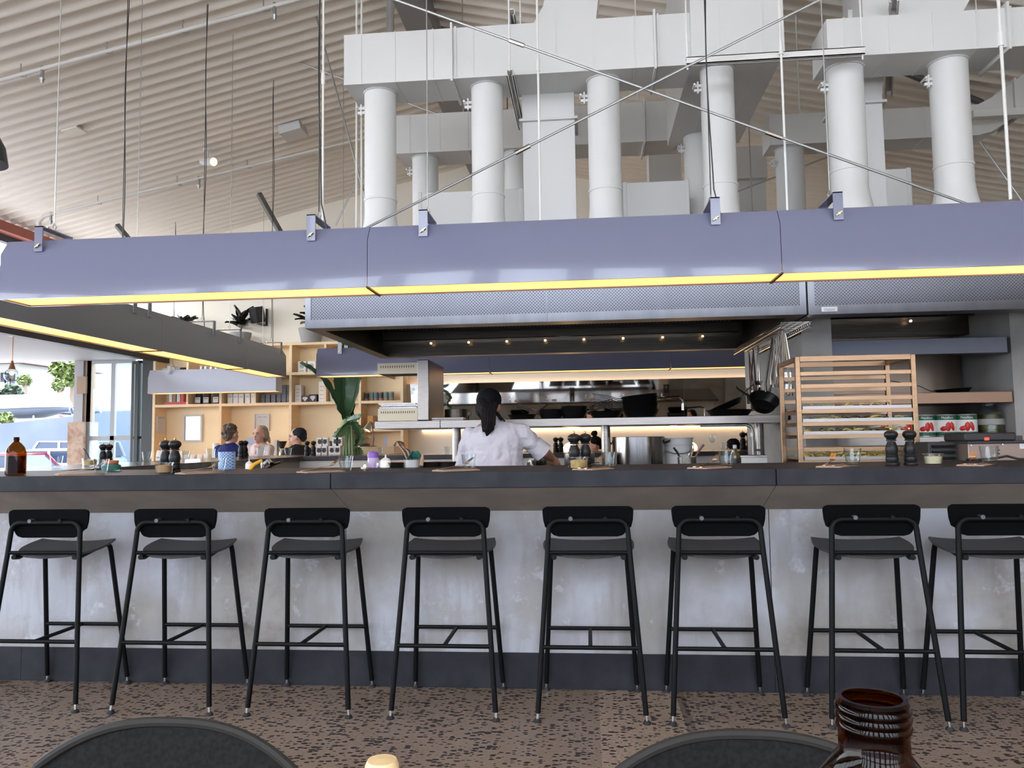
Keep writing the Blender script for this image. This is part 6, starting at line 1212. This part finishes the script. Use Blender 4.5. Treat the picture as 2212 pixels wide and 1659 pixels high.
# ================================================================== near dining table, chairs, bottle, mill
m_ch = M('black moulded shell', (.007, .0065, .006), .7, spec=.15, noise=(140, (.013, .012, .011), .4, .6)); m_rim = M('paler shell edge', (.03, .027, .024), .6, spec=.2)  # rim a little lighter than the shell
def chair(label, group='dining chairs'):
    """faces -Y locally: back at +Y side away from the sitter's knees."""
    t_ = thing('dining_chair', label, 'chair', (0, 0, 0), group=group); L = dict(local=True)
    top = lambda x: .785-.10*(abs(x)/.235)**2.6-.09*max(0, abs(x)-.19)/.045
    def back(u, v):
        a = (2*u-1); x = .238*a*(1-.05*(1-v)); zt_ = .50+(top(x)-.50)*v
        return (x, .215-.55*x*x-.05*(1-v), zt_)
    MB().sheet(back, 36, 14, .012).build('backrest', m_ch, t_, **L)
    MB().tube([V3(back(k/48, 1))+V3((0, -.002, .001)) for k in range(49)], .0070, 8).build('back_rim', m_rim, t_, **L)
    MB().sheet(lambda u, v: (.225*(2*u-1)*(1-.12*(1-v)), -.215+.42*v, .455+.03*(2*u-1)**2-.012*sin(pi*v)), 16, 12, .014).build('seat', m_ch, t_, **L)
    for sx_ in (-1, 1):
        MB().tube([(sx_*.20, .20, 0), (sx_*.17, .17, .45)], .013, 10).build('leg', m_black, t_, **L); MB().tube([(sx_*.20, -.20, 0), (sx_*.17, -.16, .45)], .013, 10).build('leg', m_black, t_, **L)
        MB().tube([(sx_*.15, .12, .448), (sx_*.17, .165, .50), (sx_*.165, .175, .60)], .012, 8).build('back_strut', m_black, t_, **L)
    return t_
c0 = chair('black shell dining chair back at the bottom left of the frame'); c0.location = (-.615, 1.0, 0); c0.rotation_euler = (0, 0, 0)
c0.location = (-.60, 1.10-.215, 0)
dup(c0, (.205, 1.10-.215, 0), 0, 'black shell dining chair back at the bottom right behind the near bottle')
for g_ in guests if False else (g1, g2, g3, g4, g5, g6):
    p = g_[0]; f = g_[4]; i = (g1, g2, g3, g4, g5, g6).index(g_); o = ORG[p.name]
    dup(c0, (o.x, o.y, 0), atan2(f.y, f.x)+pi/2, 'dining chair under the '+('man in dark blue', 'man in the pale pink shirt', 'woman with apron straps', 'shaved-headed man', 'woman with the bun', 'dark haired person at far right')[i], 'chairs at the far wall')
t_ = thing('dining_table', 'near dining table below the frame carrying the bottle and wooden-topped mill', 'table', (0, .45, 0)); MB().box(-.95, .95, .18, .66, .715, .745).build('table_top', M('dark table top', (.06, .05, .045), .35), t_, bevel=.006)
for x in (-.85, .85):
    for y in (.24, .60): MB().cyl((x, y, 0), (x, y, .715), .022).build('leg', m_black, t_)
a = at(1884, 1520, .52); bottle((a.x, .52, .746), a.z-.746+.004, .062, 'brown glass bottle neck close to the camera at the bottom right', .335, .3, thread=True)
a = at(825, 1641, .60); l = (a.x, .60, .746); t_ = thing('pepper_mill', 'pepper mill whose pale wooden knob shows at the bottom edge', 'pepper mill', l); h = a.z-.746
MB().lathe([(0, 0), (.028, 0), (.028, .02), (.020, .05), (.024, .10), (.018, h-.04), (.010, h-.022), (0, h-.022)], l, 28).build('mill_body', m_mill, t_); MB().lathe([(.008, h-.022), (.0125, h-.014), (.0128, h-.004), (.011, h), (0, h+.001)], l, 28).build('wooden_knob', M('pale turned wood', (.72, .50, .26), .5), t_)
# black pendant just inside the left edge
a = at(-52, 350, 2.0); t_ = thing('pendant_lamp', 'black pendant lamp shade just touching the left edge of the frame', 'lamp', (a.x, 2.0, a.z)); z = a.z
MB().lathe([(.078, 0), (.070, .05), (.045, .10), (.02, .125), (0, .127)], (a.x, 2.0, z), 32).build('lamp_shade', m_dark, t_); MB().cyl((a.x, 2, z+.125), (a.x, 2, roofz(a.x)+.02), .004, n=8).build('lamp_cord', m_dark, t_)
# copper pendant under the verandah soffit
a = at(26, 795, 9.8); t_ = thing('pendant_lamp', 'small copper pendant lamp with a glass globe under the verandah soffit', 'lamp', (a.x, 9.8, a.z)); mco = M('copper', (.70, .36, .18), .3, 1)
MB().lathe([(.045, -.02), (.04, .0), (.02, .06), (.012, .10), (0, .10)], a, 18).build('lamp_cap', mco, t_); MB().sph(a+V3((0, 0, -.10)), .095, 18, 12).build('lamp_globe', m_pane, t_); MB().sph(a+V3((0, 0, -.07)), .03, 12, 8).build('lamp_bulb', m_bulb, t_); MB().cyl((a.x, 9.8, a.z+.09), (a.x, 9.8, 2.705), .006, n=8).lathe([(.05, 2.69), (.05, 2.702)], (a.x, 9.8, 0), 16).build('lamp_cord', mco, t_)
# ================================================================== street beyond the verandah
m = MB(); m.box(-90, 20, 13.25, 140, -.5, -.35); m.box(-90, -13.5, -30, 13.25, -.5, -.35); st(m.build('ground', M('asphalt', (.36, .35, .34), .9)))
mwp = M('shaded retaining wall', (.058, .072, .105), .8, noise=(.5, (.042, .054, .082), .35, .65))  # wall colour blued and darkened to stand in for its shade
m = MB(); a = at(-60, 922, 34); b2 = at(175, 897, 34); m.prism([(a.x-8, -.4), (b2.x+10, -.4), (b2.x+10, b2.z+1.0), (b2.x, b2.z), (a.x, a.z), (a.x-8, a.z-.2)], 'y', 34, 34.4); tag(m.build('retaining_wall', mwp), 'pale retaining wall across the street', 'wall', kind='structure')
m = MB(); m.box(-90, 10, 34.4, 120, 1.6, 1.9); st(m.build('ground_terrace', M('pale gravel', (.2, .2, .195), .9)))
def car(px, Y, zg, L, hgt, mat, lab, rz=0, suv=False):
    c = at(px, 980, Y); t_ = thing('car', lab, 'car', (c.x, Y, zg), rz); K = dict(local=True); w = .86; b_ = .62*hgt
    prof = [(-L/2, .35), (-L/2+.05, b_*.95), (-L*.28, b_*1.08), (L*.42, b_*1.08), (L/2, b_*.9), (L/2, .32)]
    MB().prism(prof, 'y', -w, w).build('car_body', mat, t_, bevel=.08, **K)
    rf = [(-L*.30, b_*1.06), (-L*.14, hgt*.97), (-L*.06, hgt), (L*.30, hgt*.98), (L*.42, b_*1.06)] if not suv else [(-L*.24, b_*1.06), (-L*.14, hgt), (L*.42, hgt*.98), (L*.48, b_*1.06)]
    MB().prism([(x*.985, z-.04) for x, z in rf], 'y', -w*.84, w*.84).build('car_window', M('car glass', (.02, .03, .055), .15, spec=.3), t_, **K)
    m = MB(); top = rf[1:-1]; m.prism([(top[0][0], top[0][1]-.05)]+top+[(top[-1][0], top[-1][1]-.06)], 'y', -w*.86, w*.86)
    for (xa, za), (xb, zb) in ((rf[0], rf[1]), (rf[-1], rf[-2])):
        for y in (-w*.87, w*.81): m.prism([(xa-.05, za-.05), (xa+.05, za-.05), (xb+.05, zb-.02), (xb-.05, zb-.02)], 'y', y, y+w*.06)
    for xx in (L*.06,): m.box(xx-.05, xx+.05, -w*.87, -w*.80, b_*1.0, hgt-.05)
    m.build('car_roof', mat, t_, **K)
    for x in (-L*.30, L*.31):
        for y in (-w, w-.18): MB().cyl((x, y-.01, .31), (x, y+.19, .31), .31, n=24).build('wheel', m_dark, t_, **K)
    MB().box(-L/2-.02, -L/2+.06, -w*.8, -w*.5, b_*.7, b_*.9).box(L/2-.06, L/2+.01, -w*.85, -w*.45, b_*.65, b_*.92).build('car_light', M('tail light', (.5, .02, .03), .3), t_, **K)
    MB().box(-L*.02, L*.05, -w-.012, -w+.01, b_*.86, b_*.89).box(L*.24, L*.30, -w-.012, -w+.01, b_*.86, b_*.89).build('door_handle', m_chrome, t_, **K); return t_
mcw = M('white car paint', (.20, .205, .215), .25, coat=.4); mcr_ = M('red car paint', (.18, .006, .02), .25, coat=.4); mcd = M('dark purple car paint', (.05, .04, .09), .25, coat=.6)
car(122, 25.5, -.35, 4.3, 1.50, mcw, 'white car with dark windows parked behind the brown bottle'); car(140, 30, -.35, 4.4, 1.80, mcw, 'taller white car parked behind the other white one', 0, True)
car(-12, 23.5, -.35, 4.2, 1.38, mcr_, 'red and dark car end at the left edge behind the brown bottle')
# boat under a white cover
bx = at(40, 880, 38).x; bz = 1.9; ybo = 37.6; t_ = thing('covered_boat', 'long boat under a white cover above the retaining wall', 'boat', (bx, ybo, bz)); K = {}
XA, XB = at(-90, 880, ybo).x, at(149, 880, ybo).x; zr = at(60, 853, ybo).z; zc_ = at(60, 884, ybo).z
def hullw(v): return .95*(1-max(0, (v-.72)/.28)**2)**.5 if v > .72 else .95
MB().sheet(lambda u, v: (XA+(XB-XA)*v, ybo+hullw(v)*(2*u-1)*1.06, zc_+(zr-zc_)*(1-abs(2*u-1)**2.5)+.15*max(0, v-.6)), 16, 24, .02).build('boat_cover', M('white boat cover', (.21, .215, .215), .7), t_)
MB().sheet(lambda u, v: (XA+(XB-XA)*v, ybo+hullw(v)*cos(pi*(1-u)), zc_+.02+.15*max(0, v-.6)-(zc_-at(60, 905, ybo).z)*sin(pi*u)**.7*(1-.6*max(0, v-.75)/.25)), 16, 24, .02).build('boat_hull', M('blue grey hull', (.075, .09, .12), .5), t_)
m = MB(); m.tube([(XA, ybo-.7, bz+.35), (XB-1.2, ybo-.7, bz+.35), (XB-.2, ybo, bz+.4)], .05, 6)
for x in (XA+1.5, XB-3.2, XB-1.4): m.cyl((x, ybo-.7, bz), (x, ybo-.7, bz+.9), .04, n=6)
m.build('boat_trailer', m_galv, t_)
car(66, 44, 1.9, 4.6, 2.05, mcw, 'white van parked behind the covered boat', 0, True); car(108, 49, 1.9, 3.2, 1.95, mcw, 'smaller white van behind the bow of the boat', 0, True); car(170, 47.5, 1.9, 4.2, 1.9, mcw, 'white pickup half hidden by the grey pillar', 0, True)
# houses
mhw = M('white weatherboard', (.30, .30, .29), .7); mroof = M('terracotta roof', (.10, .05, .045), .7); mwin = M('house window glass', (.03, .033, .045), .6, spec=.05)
def house(pxa, pxb, pyt, Y, lab, wins, roofp):
    a = at(pxa, pyt, Y); b2 = at(pxb, pyt, Y); t_ = thing('house', lab, 'house', ((a.x+b2.x)/2, Y, 1.9), group='white houses across the street'); MB().box(a.x, b2.x, Y, Y+9, 1.9, a.z).build('house_wall', mhw, t_)
    m = MB(); m.prism([(a.x-.8, a.z-.1), (b2.x+.8, a.z-.1), (b2.x-2.5, a.z+roofp), (a.x+2.5, a.z+roofp)], 'y', Y-.7, Y+9.5); m.build('roof', mroof, t_)
    for (xa, xb, ya, yb_) in wins:
        p = at(xa, ya, Y); r_ = at(xb, yb_, Y); m = MB(); m.box(p.x-.12, r_.x+.12, Y-.08, Y+.02, r_.z-.12, p.z+.12); f = m.build('window', M('white window frame', (.32, .32, .32), .5), t_); MB().box(p.x, r_.x, Y-.10, Y-.08, r_.z, p.z).build('pane', mwin, f)
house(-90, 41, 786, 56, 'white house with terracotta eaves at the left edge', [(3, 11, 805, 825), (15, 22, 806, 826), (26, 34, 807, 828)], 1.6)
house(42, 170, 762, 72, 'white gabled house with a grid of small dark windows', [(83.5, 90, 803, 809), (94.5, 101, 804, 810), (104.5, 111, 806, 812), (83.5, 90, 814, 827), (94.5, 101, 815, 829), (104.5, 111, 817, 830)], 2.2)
m = MB(); p = at(40, 770, 54); m.box(p.x-5, p.x+2.2, 53.8, 54.6, p.z-.1, p.z+.25); tag(m.build('awning', M('blue awning', (.03, .045, .12), .6)), 'dark blue strip awning over the left white house', 'awning')
random.seed(21)
def tree(px, py, Y, r, zb, lab, n, mat, leaf=.28):
    c = at(px, py, Y); t_ = thing('tree', lab, 'tree', (c.x, Y, zb), group='trees across the street'); MB().tube([(c.x, Y, zb), (c.x+.1, Y, c.z), (c.x+.05, Y, c.z+r*.5)], [.22, .14, .05], 8).build('trunk', M('grey bark', (.16, .12, .09), .9), t_); m = MB()
    for i in range(n):
        d = V3((random.gauss(0, 1), random.gauss(0, 1), random.gauss(0, 1))).normalized()*r*random.uniform(.35, 1)**.6; o = c+V3((d.x, d.y, d.z*.85)); a = V3((random.gauss(0, 1), random.gauss(0, 1), random.gauss(0, .6))).normalized(); b_ = a.orthogonal().normalized(); s_ = leaf*random.uniform(.6, 1.3)
        m.add([o-a*s_, o+b_*s_*.4+V3((0, 0, .04)), o+a*s_, o-b_*s_*.4], [(0, 1, 2, 3)])
    m.build('foliage', mat, t_, sharp=180)
mtl = M('yellow green leaves', (.06, .085, .012), .6)  # yellow green leaf colour
tree(156, 800, 55, 1.5, 1.9, 'yellow green street tree beside the grey pillar', 900, mtl); tree(52, 822, 52, .5, 1.9, 'small green shrub tree between the two white houses', 220, mtl, .16); tree(128, 832, 52, .55, 1.9, 'small pale shrub tree below the window grid', 200, mtl, .16); tree(24, 850, 41, .6, 1.9, 'dark green bush above the boat at the left', 350, M('dark leaves', (.015, .03, .014), .7), .16)
tree(10, 905, 36, .4, 1.7, 'low green plant under the boat', 160, mtl, .14)
# unseen building added behind the camera to darken the steel's reflections
m = MB(); m.box(-30, 30, -20, -18, -.5, 3.3)
st(m.build('wall_added', M('added facade grey', (.30, .31, .35), .8)))
m = MB(); m.box(-30, 30, -18, YF-.2, -.5, -.2); st(m.build('ground_lane', M('lane paving', (.66, .645, .62), .9)))
